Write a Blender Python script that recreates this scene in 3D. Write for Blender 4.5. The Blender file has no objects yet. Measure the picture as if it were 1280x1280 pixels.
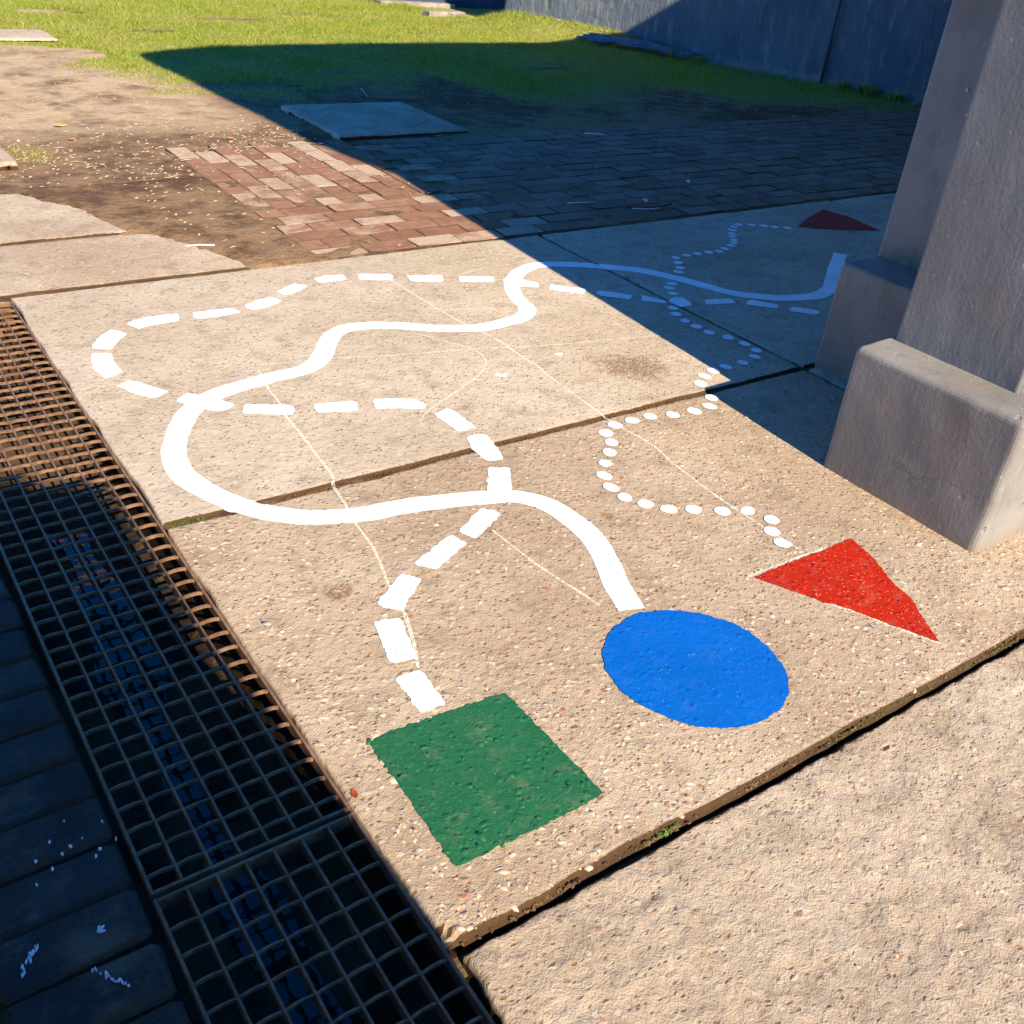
import bpy, bmesh, math, random
import numpy as np
from mathutils import Vector, Matrix
from mathutils.geometry import delaunay_2d_cdt

# ------------------------------------------------------------------ camera, sky, sun, exposure
# metres; x runs along the paving courses, y along the drain, z up, the painted slabs are z = 0
scene = bpy.context.scene
SUN_EL = math.radians(34.0)
SUN_SKEW = 0.075                       # sideways travel of the sunlight per metre of y
SUN_RUN = 1.0 / math.tan(SUN_EL)       # shadow length per metre of height

cam_data = bpy.data.cameras.new('camera')
cam_data.sensor_fit = 'HORIZONTAL'
cam_data.sensor_width = 36.0
cam_data.lens = 36.0 * 1240.0 / 1280.0
cam_data.clip_start = 0.02
cam_data.clip_end = 600.0
cam = bpy.data.objects.new('camera', cam_data)
scene.collection.objects.link(cam)
RIGHT = Vector((0.819871, -0.565659, 0.088548))
DOWN = Vector((-0.24132, -0.481653, -0.842481))
FWD = Vector((0.519207, 0.669358, -0.531399))
m3 = Matrix((RIGHT, -DOWN, -FWD)).transposed()
cam.matrix_world = Matrix.Translation((0, 0, 1.5)) @ m3.to_4x4()
scene.camera = cam

world = bpy.data.worlds.new('World')
scene.world = world
world.use_nodes = True
wn, wl = world.node_tree.nodes, world.node_tree.links
wn.clear()
sky = wn.new('ShaderNodeTexSky')
sky.sky_type = 'NISHITA'
sky.sun_disc = False
sky.sun_elevation = SUN_EL
sky.sun_rotation = math.pi + math.atan(SUN_SKEW)
sky.altitude = 1500.0
sky.air_density = 1.0
sky.dust_density = 0.2
sky.ozone_density = 6.0
hsv = wn.new('ShaderNodeHueSaturation')
hsv.inputs['Hue'].default_value = 0.508
hsv.inputs['Saturation'].default_value = 1.30
bg = wn.new('ShaderNodeBackground')
bg.inputs['Strength'].default_value = 0.115
wo = wn.new('ShaderNodeOutputWorld')
wl.new(sky.outputs['Color'], hsv.inputs['Color'])
wl.new(hsv.outputs['Color'], bg.inputs['Color'])
wl.new(bg.outputs['Background'], wo.inputs['Surface'])

sun_data = bpy.data.lights.new('sun', 'SUN')
sun_data.energy = 3.9
sun_data.angle = math.radians(0.55)
sun_data.color = (1.0, 0.87, 0.64)
sun = bpy.data.objects.new('sun', sun_data)
scene.collection.objects.link(sun)
SUN_DIR = Vector((SUN_SKEW, 1.0, -math.tan(SUN_EL) * math.sqrt(1 + SUN_SKEW ** 2)))
sun.rotation_euler = SUN_DIR.to_track_quat('-Z', 'Y').to_euler()

vs = scene.view_settings
vs.view_transform = 'Standard'
vs.look = 'None'
vs.gamma = 1.0
vs.use_curve_mapping = False
vs.exposure = 1.50
scene.render.engine = 'CYCLES'
scene.cycles.max_bounces = 6
scene.cycles.use_denoising = True

# ------------------------------------------------------------------ helpers
C = scene.collection
rnd = random.Random(7)
rng = np.random.default_rng(11)

def _hash(ix, iy, seed):
    h = (ix.astype(np.int64) * 374761393 + iy.astype(np.int64) * 668265263 + seed * 1442695041) & 0xFFFFFFFF
    h = ((h ^ (h >> 13)) * 1274126177) & 0xFFFFFFFF
    return ((h ^ (h >> 16)) & 0xFFFF) / 65535.0

def vnoise(x, y, seed=0):
    x = np.asarray(x, float); y = np.asarray(y, float)
    ix = np.floor(x); iy = np.floor(y); fx = x - ix; fy = y - iy
    fx = fx * fx * (3 - 2 * fx); fy = fy * fy * (3 - 2 * fy)
    a = _hash(ix, iy, seed); b = _hash(ix + 1, iy, seed)
    c = _hash(ix, iy + 1, seed); d = _hash(ix + 1, iy + 1, seed)
    return (a + (b - a) * fx + (c - a) * fy + (a - b - c + d) * fx * fy) * 2 - 1

def fbm(x, y, seed=0, oct=4):
    s = 0; a = 1.0; t = 0
    for k in range(oct):
        s = s + a * vnoise(np.asarray(x) * 2 ** k, np.asarray(y) * 2 ** k, seed + k * 17); t += a; a *= 0.5
    return s / t

def sstep(a, b, x):
    t = np.clip((np.asarray(x, float) - a) / (b - a), 0, 1)
    return t * t * (3 - 2 * t)

def mesh_np(name, verts, faces, smooth=False):
    me = bpy.data.meshes.new(name)
    verts = np.asarray(verts, np.float32).reshape(-1, 3)
    if isinstance(faces, np.ndarray):
        n, k = faces.shape
        me.vertices.add(len(verts)); me.vertices.foreach_set('co', verts.ravel())
        me.loops.add(n * k); me.loops.foreach_set('vertex_index', faces.astype(np.int32).ravel())
        me.polygons.add(n); me.polygons.foreach_set('loop_start', np.arange(0, n * k, k, dtype=np.int32))
        me.polygons.foreach_set('loop_total', np.full(n, k, dtype=np.int32))
        me.update(calc_edges=True); me.validate()
    else:
        me.from_pydata(verts.tolist(), [], faces); me.update()
    if smooth:
        me.polygons.foreach_set('use_smooth', np.ones(len(me.polygons), dtype=bool))
    return me

def obj(name, me, mat=None, parent=None, loc=None):
    o = bpy.data.objects.new(name, me)
    C.objects.link(o)
    if mat is not None and me is not None and not me.materials:
        me.materials.append(mat)
    if parent is not None: o.parent = parent
    if loc is not None: o.location = loc
    return o

def empty(name, loc=(0, 0, 0)):
    o = bpy.data.objects.new(name, None); C.objects.link(o); o.location = loc
    o.empty_display_size = 0.1
    return o

def tag(o, label, cat, group=None):
    o['label'] = label; o['category'] = cat
    if group: o['group'] = group
    return o

def kind(o, k, label=None):
    o['kind'] = k
    if label: o['label'] = label
    return o

def grid_faces(nu, nv):
    i = np.arange(nu - 1)[:, None] * nv + np.arange(nv - 1)[None, :]
    return np.stack([i, i + nv, i + nv + 1, i + 1], -1).reshape(-1, 4)

def bm_mesh(name, bm, smooth=False):
    me = bpy.data.meshes.new(name); bm.normal_update(); bm.to_mesh(me); bm.free()
    if smooth: me.polygons.foreach_set('use_smooth', np.ones(len(me.polygons), dtype=bool))
    return me

def prism(name, poly, z0, z1, bevel=0.0, seg=2, top_only=False):
    bm = bmesh.new()
    lo = [bm.verts.new((x, y, z0)) for x, y in poly]
    hi = [bm.verts.new((x, y, z1)) for x, y in poly]
    n = len(poly)
    area = sum(poly[i][0] * poly[(i + 1) % n][1] - poly[(i + 1) % n][0] * poly[i][1] for i in range(n))
    if area < 0: lo.reverse(); hi.reverse()
    bm.faces.new(hi); bm.faces.new(list(reversed(lo)))
    for i in range(n):
        bm.faces.new((lo[i], lo[(i + 1) % n], hi[(i + 1) % n], hi[i]))
    if bevel > 0:
        es = [e for e in bm.edges if (not top_only) or min(v.co.z for v in e.verts) > z0 + 1e-6 or abs(e.verts[0].co.z - e.verts[1].co.z) > 1e-6]
        bmesh.ops.bevel(bm, geom=es, offset=bevel, segments=seg, profile=0.5, affect='EDGES')
    return bm_mesh(name, bm)

def tube(name, pts, r, n=8, caps=True):
    pts = [Vector(p) for p in pts]; V = []; F = []
    for i, p in enumerate(pts):
        t = (pts[min(i + 1, len(pts) - 1)] - pts[max(i - 1, 0)]).normalized()
        a = t.orthogonal().normalized() if abs(t.z) > 0.9 else t.cross(Vector((0, 0, 1))).normalized()
        b = t.cross(a)
        rr = r[i] if isinstance(r, (list, tuple)) else r
        for k in range(n):
            th = 2 * math.pi * k / n
            V.append(tuple(p + (a * math.cos(th) + b * math.sin(th)) * rr))
    for i in range(len(pts) - 1):
        for k in range(n):
            F.append((i * n + k, i * n + (k + 1) % n, (i + 1) * n + (k + 1) % n, (i + 1) * n + k))
    if caps:
        F.append(tuple(range(n - 1, -1, -1))); F.append(tuple(range((len(pts) - 1) * n, len(pts) * n)))
    return mesh_np(name, V, F, smooth=True)

# ------------------------------------------------------------------ materials
class NB:
    """small node-graph builder"""
    def __init__(self, name):
        self.m = bpy.data.materials.new(name); self.m.use_nodes = True
        self.t = self.m.node_tree; self.t.nodes.clear()
        self.geo = self.t.nodes.new('ShaderNodeNewGeometry')
        self.pos = self.geo.outputs['Position']
    def n(self, kind_, **kw):
        nd = self.t.nodes.new(kind_)
        for k, v in kw.items(): setattr(nd, k, v)
        return nd
    def inp(self, sock, v):
        if isinstance(v, bpy.types.NodeSocket): self.t.links.new(v, sock)
        elif v is not None: sock.default_value = v
    def mapv(self, scale=(1, 1, 1), rot=(0, 0, 0), vec=None):
        nd = self.n('ShaderNodeMapping'); self.inp(nd.inputs['Vector'], vec or self.pos)
        nd.inputs['Scale'].default_value = scale; nd.inputs['Rotation'].default_value = rot
        return nd.outputs[0]
    def noise(self, scale, detail=5, rough=0.55, vec=None, dist=0.0):
        nd = self.n('ShaderNodeTexNoise'); self.inp(nd.inputs['Vector'], vec or self.pos)
        nd.inputs['Scale'].default_value = scale; nd.inputs['Detail'].default_value = detail
        nd.inputs['Roughness'].default_value = rough; nd.inputs['Distortion'].default_value = dist
        return nd.outputs['Fac']
    def voro(self, scale, feature='F1', vec=None, rnd_=1.0):
        nd = self.n('ShaderNodeTexVoronoi', feature=feature); self.inp(nd.inputs['Vector'], vec or self.pos)
        nd.inputs['Scale'].default_value = scale; nd.inputs['Randomness'].default_value = rnd_
        return nd
    def ramp(self, fac, stops, interp='LINEAR'):
        nd = self.n('ShaderNodeValToRGB'); nd.color_ramp.interpolation = interp
        el = nd.color_ramp.elements
        while len(el) < len(stops): el.new(0.5)
        for e, (p, c) in zip(el, stops):
            e.position = p; e.color = (c[0], c[1], c[2], 1) if isinstance(c, (tuple, list)) else (c, c, c, 1)
        self.inp(nd.inputs['Fac'], fac); return nd.outputs['Color']
    def math(self, op, a, b=None, clamp=False):
        nd = self.n('ShaderNodeMath', operation=op, use_clamp=clamp); self.inp(nd.inputs[0], a)
        if b is not None: self.inp(nd.inputs[1], b)
        return nd.outputs[0]
    def rng(self, v, a, b, c=0.0, d=1.0):
        nd = self.n('ShaderNodeMapRange', interpolation_type='SMOOTHSTEP'); self.inp(nd.inputs['Value'], v)
        for i, q in enumerate((a, b, c, d)): nd.inputs[1 + i].default_value = q
        return nd.outputs[0]
    def mix(self, f, a, b, mode='MIX'):
        nd = self.n('ShaderNodeMix', data_type='RGBA', blend_type=mode)
        self.inp(nd.inputs['Factor'], f)
        for s, v in ((nd.inputs['A'], a), (nd.inputs['B'], b)):
            pass
        ia = [s for s in nd.inputs if s.name == 'A' and s.type == 'RGBA'][0]
        ib = [s for s in nd.inputs if s.name == 'B' and s.type == 'RGBA'][0]
        self.inp(ia, a if isinstance(a, bpy.types.NodeSocket) else (*a, 1)); self.inp(ib, b if isinstance(b, bpy.types.NodeSocket) else (*b, 1))
        return [s for s in nd.outputs if s.type == 'RGBA'][0]
    def sep(self, vec=None):
        nd = self.n('ShaderNodeSeparateXYZ'); self.inp(nd.inputs[0], vec or self.pos); return nd.outputs
    def bump(self, h, strength=1.0, dist=0.003, normal=None):
        nd = self.n('ShaderNodeBump'); nd.inputs['Strength'].default_value = strength
        nd.inputs['Distance'].default_value = dist; self.inp(nd.inputs['Height'], h)
        if normal is not None: self.inp(nd.inputs['Normal'], normal)
        return nd.outputs['Normal']
    def finish(self, color, rough=0.9, normal=None, spec=0.25, metal=0.0, trans=None, alpha=None):
        p = self.n('ShaderNodeBsdfPrincipled'); self.p = p
        self.inp(p.inputs['Base Color'], color if isinstance(color, bpy.types.NodeSocket) else (*color, 1))
        self.inp(p.inputs['Roughness'], rough); self.inp(p.inputs['Metallic'], metal)
        self.inp(p.inputs['Specular IOR Level'], spec)
        if normal is not None: self.inp(p.inputs['Normal'], normal)
        if alpha is not None: self.inp(p.inputs['Alpha'], alpha)
        out = self.n('ShaderNodeOutputMaterial'); self.t.links.new(p.outputs[0], out.inputs['Surface'])
        return self.m

def relief_nodes(b):
    """aggregate relief shared by bare concrete and the paint that lies on it"""
    fine = b.noise(260, 4, 0.6)
    mid = b.noise(38, 7, 0.62, dist=0.6)
    wv = b.n('ShaderNodeTexNoise'); b.inp(wv.inputs['Vector'], b.pos); wv.inputs['Scale'].default_value = 55; wv.inputs['Detail'].default_value = 3
    vm = b.n('ShaderNodeVectorMath', operation='MULTIPLY_ADD'); b.inp(vm.inputs[0], wv.outputs['Color']); vm.inputs[1].default_value = (.016, .016, 0); b.inp(vm.inputs[2], b.pos)
    vn = b.voro(48, vec=b.mapv((1, 1.25, 0.0), (0, 0, 0.5), vec=vm.outputs[0]))
    rnd_ = b.sep(vn.outputs['Color'])
    on = b.rng(rnd_[0], 0.45, 0.95)
    stone = b.math('MULTIPLY', b.rng(vn.outputs['Distance'], 0.52, 0.16), on)
    b.warp = vm.outputs[0]
    return fine, mid, stone, rnd_, vn

def concrete(name, ca, cb, coarse=1.0, stain=None, bumpd=0.004, warm=0.0, frags=1.0):
    b = NB(name)
    fine, mid, stone, rc, vn = relief_nodes(b)
    big = b.noise(1.7, 5, 0.6); med = b.noise(9, 6, 0.65)
    col = b.mix(b.rng(big, 0.35, 0.68), ca, cb)
    col = b.mix(b.math('MULTIPLY', b.rng(med, 0.47, 0.70), 0.75), col, tuple(x * 0.74 for x in ca))
    col = b.mix(b.math('MULTIPLY', b.rng(mid, 0.52, 0.75), 0.5), col, tuple(min(1, x * 1.3) for x in cb))
    # exposed aggregate
    pc = b.ramp(rc[1], [(0.0, (.30, .20, .12)), (0.3, (.46, .35, .24)), (0.55, (.62, .52, .38)), (0.8, (.40, .24, .12)), (0.93, (.36, .13, .07)), (1.0, (.50, .44, .36))])
    col = b.mix(b.math('MULTIPLY', b.rng(stone, 0.25, 0.7), 0.75 * coarse), col, pc)
    # small dark fragments and pits
    v2 = b.voro(95, vec=b.mapv((0.7, 1.3, 0), (0, 0, 0.4), vec=b.warp))
    r2 = b.sep(v2.outputs['Color'])
    frag = b.math('MULTIPLY', b.rng(v2.outputs['Distance'], 0.42, 0.18), b.rng(r2[0], 0.70, 0.78))
    col = b.mix(b.math('MULTIPLY', frag, 0.85 * frags), col, (.16, .082, .038))
    v3 = b.voro(46, vec=b.mapv((0.6, 1.4, 0), (0, 0, 0.9), vec=b.warp)); r3 = b.sep(v3.outputs['Color'])
    fr3 = b.math('MULTIPLY', b.rng(v3.outputs['Distance'], 0.30, 0.16), b.rng(r3[0], 0.82, 0.86))
    col = b.mix(b.math('MULTIPLY', fr3, 0.85 * frags), col, b.mix(r3[1], (.15, .085, .045), (.30, .17, .085)))
    sp = b.rng(b.noise(330, 2, 0.5), 0.62, 0.72)
    col = b.mix(b.math('MULTIPLY', sp, 0.5), col, tuple(x * 0.45 for x in ca))
    if stain:
        for (sx, sy, sr) in stain:
            vm = b.n('ShaderNodeVectorMath', operation='DISTANCE'); b.inp(vm.inputs[0], b.pos); vm.inputs[1].default_value = (sx, sy, 0)
            dd = b.math('ADD', vm.outputs['Value'], b.math('MULTIPLY', b.math('SUBTRACT', b.noise(22, 5, 0.7), 0.5), sr * 2.2))
            sm = b.math('MULTIPLY', b.rng(dd, sr, sr * 0.35), b.rng(b.noise(85, 3, 0.6), 0.66, 0.45))
            col = b.mix(b.math('MULTIPLY', sm, 0.75 if warm == 0 else 0.38), col, (.17, .085, .03) if warm == 0 else (.20, .135, .085))
    # soil caught on the flanks
    z = b.sep()[2]
    zz = b.math('ADD', z, b.math('MULTIPLY', b.math('SUBTRACT', b.noise(30, 4, 0.7), 0.5), 0.012))
    ny = b.math('ABSOLUTE', b.sep(b.geo.outputs['True Normal'])[1])
    flank = b.math('MULTIPLY', b.rng(zz, warm + 0.002, warm - 0.001), b.rng(ny, 0.10, 0.32))
    flank = b.math('MAXIMUM', flank, b.rng(zz, warm - 0.016, warm - 0.022))
    col = b.mix(flank, col, b.mix(b.noise(45, 4, 0.7), (.040, .020, .008), (.095, .052, .023)))
    h = b.math('ADD', b.math('MULTIPLY', stone, 0.22 * coarse), b.math('ADD', b.math('MULTIPLY', mid, 1.3), b.math('MULTIPLY', fine, 0.45)))
    h = b.math('SUBTRACT', h, b.math('MULTIPLY', frag, 0.25))
    return b.finish(col, 0.92, b.bump(h, 1.0, bumpd), 0.2)

M = {}
M['slab'] = concrete('weathered_concrete', (.43, .34, .24), (.51, .42, .315), 1.0, stain=[(2.47, 2.53, .17)])
M['slab_front'] = concrete('tan_concrete', (.385, .278, .182), (.472, .362, .246), 1.35, bumpd=0.0060, stain=[(0.87, 1.78, .05), (1.7, 1.75, .025)])
M['slab_near'] = concrete('rough_concrete', (.40, .302, .208), (.485, .388, .280), 0.8, bumpd=0.0065, warm=-0.015, frags=0.7, stain=[(1.75, .42, .20), (1.25, .10, .16), (2.2, .55, .12)])
M['slab_far'] = concrete('pale_concrete', (.37, .275, .185), (.49, .39, .275), 0.9)

def paint(name, c, wear, wearcol, bumpd=0.0035, rough=0.45, coarse=1.0, thr=0.70, grimy=0.16):
    b = NB(name)
    fine, mid, stone, rc, vn = relief_nodes(b)
    var = b.noise(6, 4, 0.6)
    brush = b.noise(40, 4, 0.6, vec=b.mapv((1, 5, 1), (0, 0, 0.6)))
    grime = b.rng(b.noise(16, 6, 0.75), 0.50, 0.78)
    col = b.mix(b.rng(var, 0.3, 0.7), tuple(x * 0.93 for x in c), tuple(min(1, x * 1.05) for x in c))
    col = b.mix(b.math('MULTIPLY', b.rng(brush, 0.45, 0.75), 0.22), col, tuple(x * 0.72 for x in c))
    col = b.mix(b.math('MULTIPLY', grime, grimy), col, (.36, .28, .2))
    w = b.math('MULTIPLY', b.rng(b.noise(150, 4, 0.65), thr, thr + 0.06), wear)
    col = b.mix(w, col, wearcol)
    h = b.math('ADD', b.math('MULTIPLY', stone, 0.50 * coarse), b.math('ADD', b.math('MULTIPLY', mid, 0.8), b.math('ADD', b.math('MULTIPLY', fine, 0.22), b.math('MULTIPLY', brush, 0.15))))
    return b.finish(col, rough, b.bump(h, 1.0, bumpd), 0.16)

M['white'] = paint('white_road_paint', (.86, .86, .87), 0.6, (.50, .44, .37), 0.0040, 0.65, 0.9, 0.625, 0.20)
M['green'] = paint('green_paint', (.016, .108, .042), 0.7, (.22, .27, .16), 0.0045, 0.55, thr=0.65, grimy=0.24)
M['blue'] = paint('blue_paint', (.001, .10, .41), 0.7, (.25, .4, .7), 0.0038, 0.5, 0.8, 0.66, 0.05)
M['red'] = paint('red_paint', (.39, .014, .002), 0.9, (.55, .36, .24), 0.0045, 0.55, 1.0, 0.62, 0.22)
def chalkmat():
    b = NB('pale_chalk')
    a = b.rng(b.noise(150, 4, 0.7), 0.40, 0.54)
    return b.finish((.86, .84, .66), 0.95, None, 0.1, alpha=b.math('ADD', b.math('MULTIPLY', a, 0.62), 0.04))
M['chalk'] = chalkmat()

def pebblemat():
    b = NB('aggregate_pebble')
    r = b.geo.outputs['Random Per Island']
    col = b.ramp(r, [(0.0, (.36, .25, .17)), (0.25, (.46, .35, .25)), (0.5, (.52, .41, .29)), (0.7, (.40, .30, .22)), (0.82, (.60, .50, .36)), (0.92, (.48, .28, .12)), (0.98, (.36, .13, .07))], 'LINEAR')
    col = b.mix(b.math('MULTIPLY', b.rng(b.noise(90, 5, 0.7), 0.42, 0.6), 0.7), col, (.43, .32, .23))
    return b.finish(col, 0.75, b.bump(b.noise(300, 4, 0.6), 0.6, 0.0015), 0.3)
M['pebble'] = pebblemat()

def soilmat(name, dark, light, use_attr=False):
    b = NB(name)
    big = b.noise(0.9, 6, 0.62); med = b.noise(7, 6, 0.65); fine = b.noise(60, 6, 0.7)
    f = b.math('ADD', b.math('MULTIPLY', big, 0.55), b.math('MULTIPLY', med, 0.45))
    col = b.mix(b.rng(f, 0.41, 0.57), dark, light)
    col = b.mix(b.math('MULTIPLY', b.rng(fine, 0.5, 0.7), 0.5), col, tuple(min(1, x * 1.35) for x in light))
    col = b.mix(b.math('MULTIPLY', b.rng(b.noise(25, 5, 0.7), 0.55, 0.7), 0.5), col, tuple(x * 0.6 for x in dark))
    if use_attr:
        at = b.n('ShaderNodeAttribute', attribute_name='dry'); col = b.mix(b.math('MULTIPLY', at.outputs['Fac'], b.rng(b.noise(3.2, 6, 0.7), 0.25, 0.6)), col, (.48, .345, .205))
        ag = b.n('ShaderNodeAttribute', attribute_name='turf'); col = b.mix(b.math('MULTIPLY', ag.outputs['Fac'], 0.8), col, b.mix(b.noise(14, 5, 0.7), (.20, .24, .03), (.36, .35, .085)))
    h = b.math('ADD', b.math('MULTIPLY', med, 1.0), b.math('ADD', b.math('MULTIPLY', b.noise(28, 6, 0.7), 0.5), b.math('MULTIPLY', fine, 0.35)))
    return b.finish(col, 0.95, b.bump(h, 1.0, 0.02), 0.15)
M['ground'] = soilmat('bare_soil', (.095, .050, .024), (.265, .162, .085), True)
M['joint'] = soilmat('joint_soil', (.080, .045, .020), (.165, .10, .050))

def brickmat(name, ca, cb, pale, palefac):
    b = NB(name)
    oi = b.n('ShaderNodeObjectInfo')
    col = b.mix(oi.outputs['Random'], ca, cb)
    col = b.mix(b.math('MULTIPLY', b.rng(b.noise(14, 6, 0.7), 0.35, 0.7), 0.6), col, tuple(x * 0.65 for x in ca))
    r2 = b.math('FRACT', b.math('MULTIPLY', oi.outputs['Random'], 7.31))
    lime = b.math('ADD', b.math('MULTIPLY', r2, 0.55), b.math('MULTIPLY', b.noise(9, 6, 0.72), 0.75))
    wipe = b.rng(lime, 0.62, 0.86)
    col = b.mix(b.math('MULTIPLY', wipe, palefac), col, pale)
    sp = b.rng(b.noise(130, 3, 0.6), 0.55, 0.68)
    col = b.mix(b.math('MULTIPLY', sp, 0.5), col, tuple(x * 0.5 for x in ca))
    dust = b.math('MULTIPLY', b.rng(b.noise(2.6, 6, 0.7), 0.48, 0.66), 0.6)
    col = b.mix(dust, col, tuple(0.5 * (x + y) for x, y in zip(ca, (.40, .27, .16))))
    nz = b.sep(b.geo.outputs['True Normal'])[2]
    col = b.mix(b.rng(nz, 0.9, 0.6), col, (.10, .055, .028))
    h = b.math('ADD', b.noise(30, 6, 0.65), b.math('MULTIPLY', b.noise(160, 4, 0.6), 0.4))
    return b.finish(col, 0.9, b.bump(h, 0.9, 0.006), 0.2)
M['brick'] = brickmat('worn_red_brick', (.245, .115, .066), (.34, .18, .108), (.50, .38, .27), 0.8)
M['brick_shaded'] = brickmat('shaded_red_brick', (.20, .125, .085), (.26, .165, .115), (.33, .25, .18), 0.5)  # duller copy for bricks inside the shadow, shade put into the colour
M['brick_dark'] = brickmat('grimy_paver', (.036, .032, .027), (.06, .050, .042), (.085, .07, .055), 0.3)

def metalmat():
    b = NB('rusty_galvanised_steel')
    f = b.noise(35, 5, 0.7)
    col = b.mix(b.rng(f, 0.4, 0.65), (.17, .085, .042), (.27, .155, .085))
    return b.finish(col, b.rng(f, 0.3, 0.7, 0.42, 0.7), b.bump(b.noise(150, 4, 0.6), 0.4, 0.001), 0.4, 0.15)
M['steel'] = metalmat()

def pierr(name, ca, cb, spots=True, bd=0.004):
    b = NB(name)
    big = b.noise(2.2, 6, 0.62); st = b.noise(16, 6, 0.65, vec=b.mapv((1, 1, 0.28)))
    col = b.mix(b.rng(big, 0.35, 0.65), ca, cb)
    col = b.mix(b.math('MULTIPLY', b.rng(st, 0.5, 0.72), 0.45), col, tuple(x * 0.62 for x in ca))
    col = b.mix(b.math('MULTIPLY', b.rng(b.noise(5, 5, 0.7), 0.52, 0.70), 0.40), col, (.25, .165, .10))
    z = b.sep()[2]
    col = b.mix(b.math('MULTIPLY', b.rng(b.math('ADD', z, b.math('MULTIPLY', b.noise(12, 5, 0.7), 0.10)), 0.12, 0.03), 0.7), col, (.24, .175, .12))
    wv = b.n('ShaderNodeTexNoise'); b.inp(wv.inputs['Vector'], b.pos); wv.inputs['Scale'].default_value = 30; wv.inputs['Detail'].default_value = 3
    vmm = b.n('ShaderNodeVectorMath', operation='MULTIPLY_ADD'); b.inp(vmm.inputs[0], wv.outputs['Color']); vmm.inputs[1].default_value = (.03, .03, .03); b.inp(vmm.inputs[2], b.pos)
    v = b.voro(19, vec=b.mapv((1, 1, .7), (.3, .4, .2), vec=vmm.outputs[0])); rc = b.sep(v.outputs['Color'])
    pit = b.math('MULTIPLY', b.rng(v.outputs['Distance'], 0.16, 0.09), b.rng(rc[0], 0.86, 0.97))
    pale = b.math('MULTIPLY', b.rng(b.voro(27, vec=b.mapv((1, 1, .5), vec=vmm.outputs[0])).outputs['Distance'], 0.10, 0.05), 0.45)
    ck = b.math('MULTIPLY', b.rng(b.voro(2.3, 'DISTANCE_TO_EDGE', vec=vmm.outputs[0]).outputs['Distance'], 0.006, 0.002), b.rng(b.noise(3.1, 3, 0.5), 0.56, 0.64))
    col = b.mix(b.math('MULTIPLY', ck, 0.35), col, (.05, .035, .025))
    col = b.mix(pale, col, (.5, .47, .43))
    h = b.math('ADD', b.math('MULTIPLY', st, 0.8), b.math('ADD', b.math('MULTIPLY', b.noise(70, 5, 0.6), 0.35), b.math('MULTIPLY', b.noise(220, 3, 0.6), 0.15)))
    h = b.math('SUBTRACT', h, b.math('MULTIPLY', pit, 1.2))
    return b.finish(col, 0.62, b.bump(h, 0.9, bd), 0.35)
M['pier'] = pierr('grey_painted_render', (.188, .176, .160), (.248, .234, .212))
M['plinth'] = pierr('grey_painted_plinth', (.185, .166, .146), (.245, .223, .198))

def wallmat():
    b = NB('dark_blue_grey_render')
    st = b.noise(9, 7, 0.68, vec=b.mapv((1.4, 1.4, 0.35))); big = b.noise(1.3, 5, 0.6)
    col = b.mix(b.rng(big, 0.35, 0.65), (.10, .122, .150), (.15, .170, .190))
    col = b.mix(b.math('MULTIPLY', b.rng(st, 0.52, 0.66), 0.6), col, (.30, .28, .25))
    z = b.sep()[2]
    low = b.rng(b.math('ADD', z, b.math('MULTIPLY', b.noise(6, 6, 0.7), 0.25)), 0.24, 0.10)
    col = b.mix(b.math('MULTIPLY', low, 0.6), col, (.34, .30, .25))
    h = b.math('ADD', st, b.math('MULTIPLY', b.noise(50, 5, 0.6), 0.3))
    return b.finish(col, 0.8, b.bump(h, 1.0, 0.03), 0.25)
M['wall'] = wallmat()

def plain(name, c, rough=0.8, var=0.3, scale=20, spec=0.3, metal=0.0, bd=0.002):
    b = NB(name)
    f = b.noise(scale, 5, 0.6)
    col = b.mix(b.rng(f, 0.3, 0.7), tuple(x * (1 - var) for x in c), tuple(min(1, x * (1 + var)) for x in c))
    return b.finish(col, rough, b.bump(f, 0.6, bd), spec, metal)
M['render'] = plain('pale_wall_render', (.55, .52, .47), 0.9)
M['roof'] = plain('roof_concrete', (.32, .30, .28), 0.9)
M['channel'] = soilmat('channel_silt', (.020, .014, .008), (.085, .055, .030))
M['hose'] = plain('dull_blue_plastic', (.10, .14, .17), 0.5, 0.3, 12)
M['conduit'] = plain('dark_conduit_paint', (.07, .08, .10), 0.5, 0.2)
M['straw'] = plain('dry_straw', (.52, .42, .28), 0.8, 0.35, 9)
M['paper'] = plain('white_scrap', (.75, .75, .75), 0.7, 0.1)
M['yellow_leaf'] = plain('yellow_leaf', (.75, .42, .03), 0.6, 0.15)
M['orange_leaf'] = plain('orange_leaf', (.72, .22, .03), 0.6, 0.15)
M['red_leaf'] = plain('red_brown_leaf', (.36, .06, .02), 0.6, 0.2)
M['moss'] = plain('moss', (.085, .12, .02), 0.9, 0.4, 60)
M['stone'] = plain('dull_stone', (.27, .235, .19), 0.9, 0.3, 14, bd=0.01)
M['shed'] = plain('shaded_wall_blue', (.035, .055, .095), 0.8, 0.3, 3)  # near-black blue stands in for the shade on this wall
M['twig'] = plain('dark_twig', (.09, .06, .04), 0.8, 0.3)

def watermat():
    b = NB('shallow_drain_water')
    return b.finish((.012, .012, .010), 0.03, b.bump(b.noise(14, 3, 0.5), 0.12, 0.01), 0.5)
M['water'] = watermat()

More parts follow.
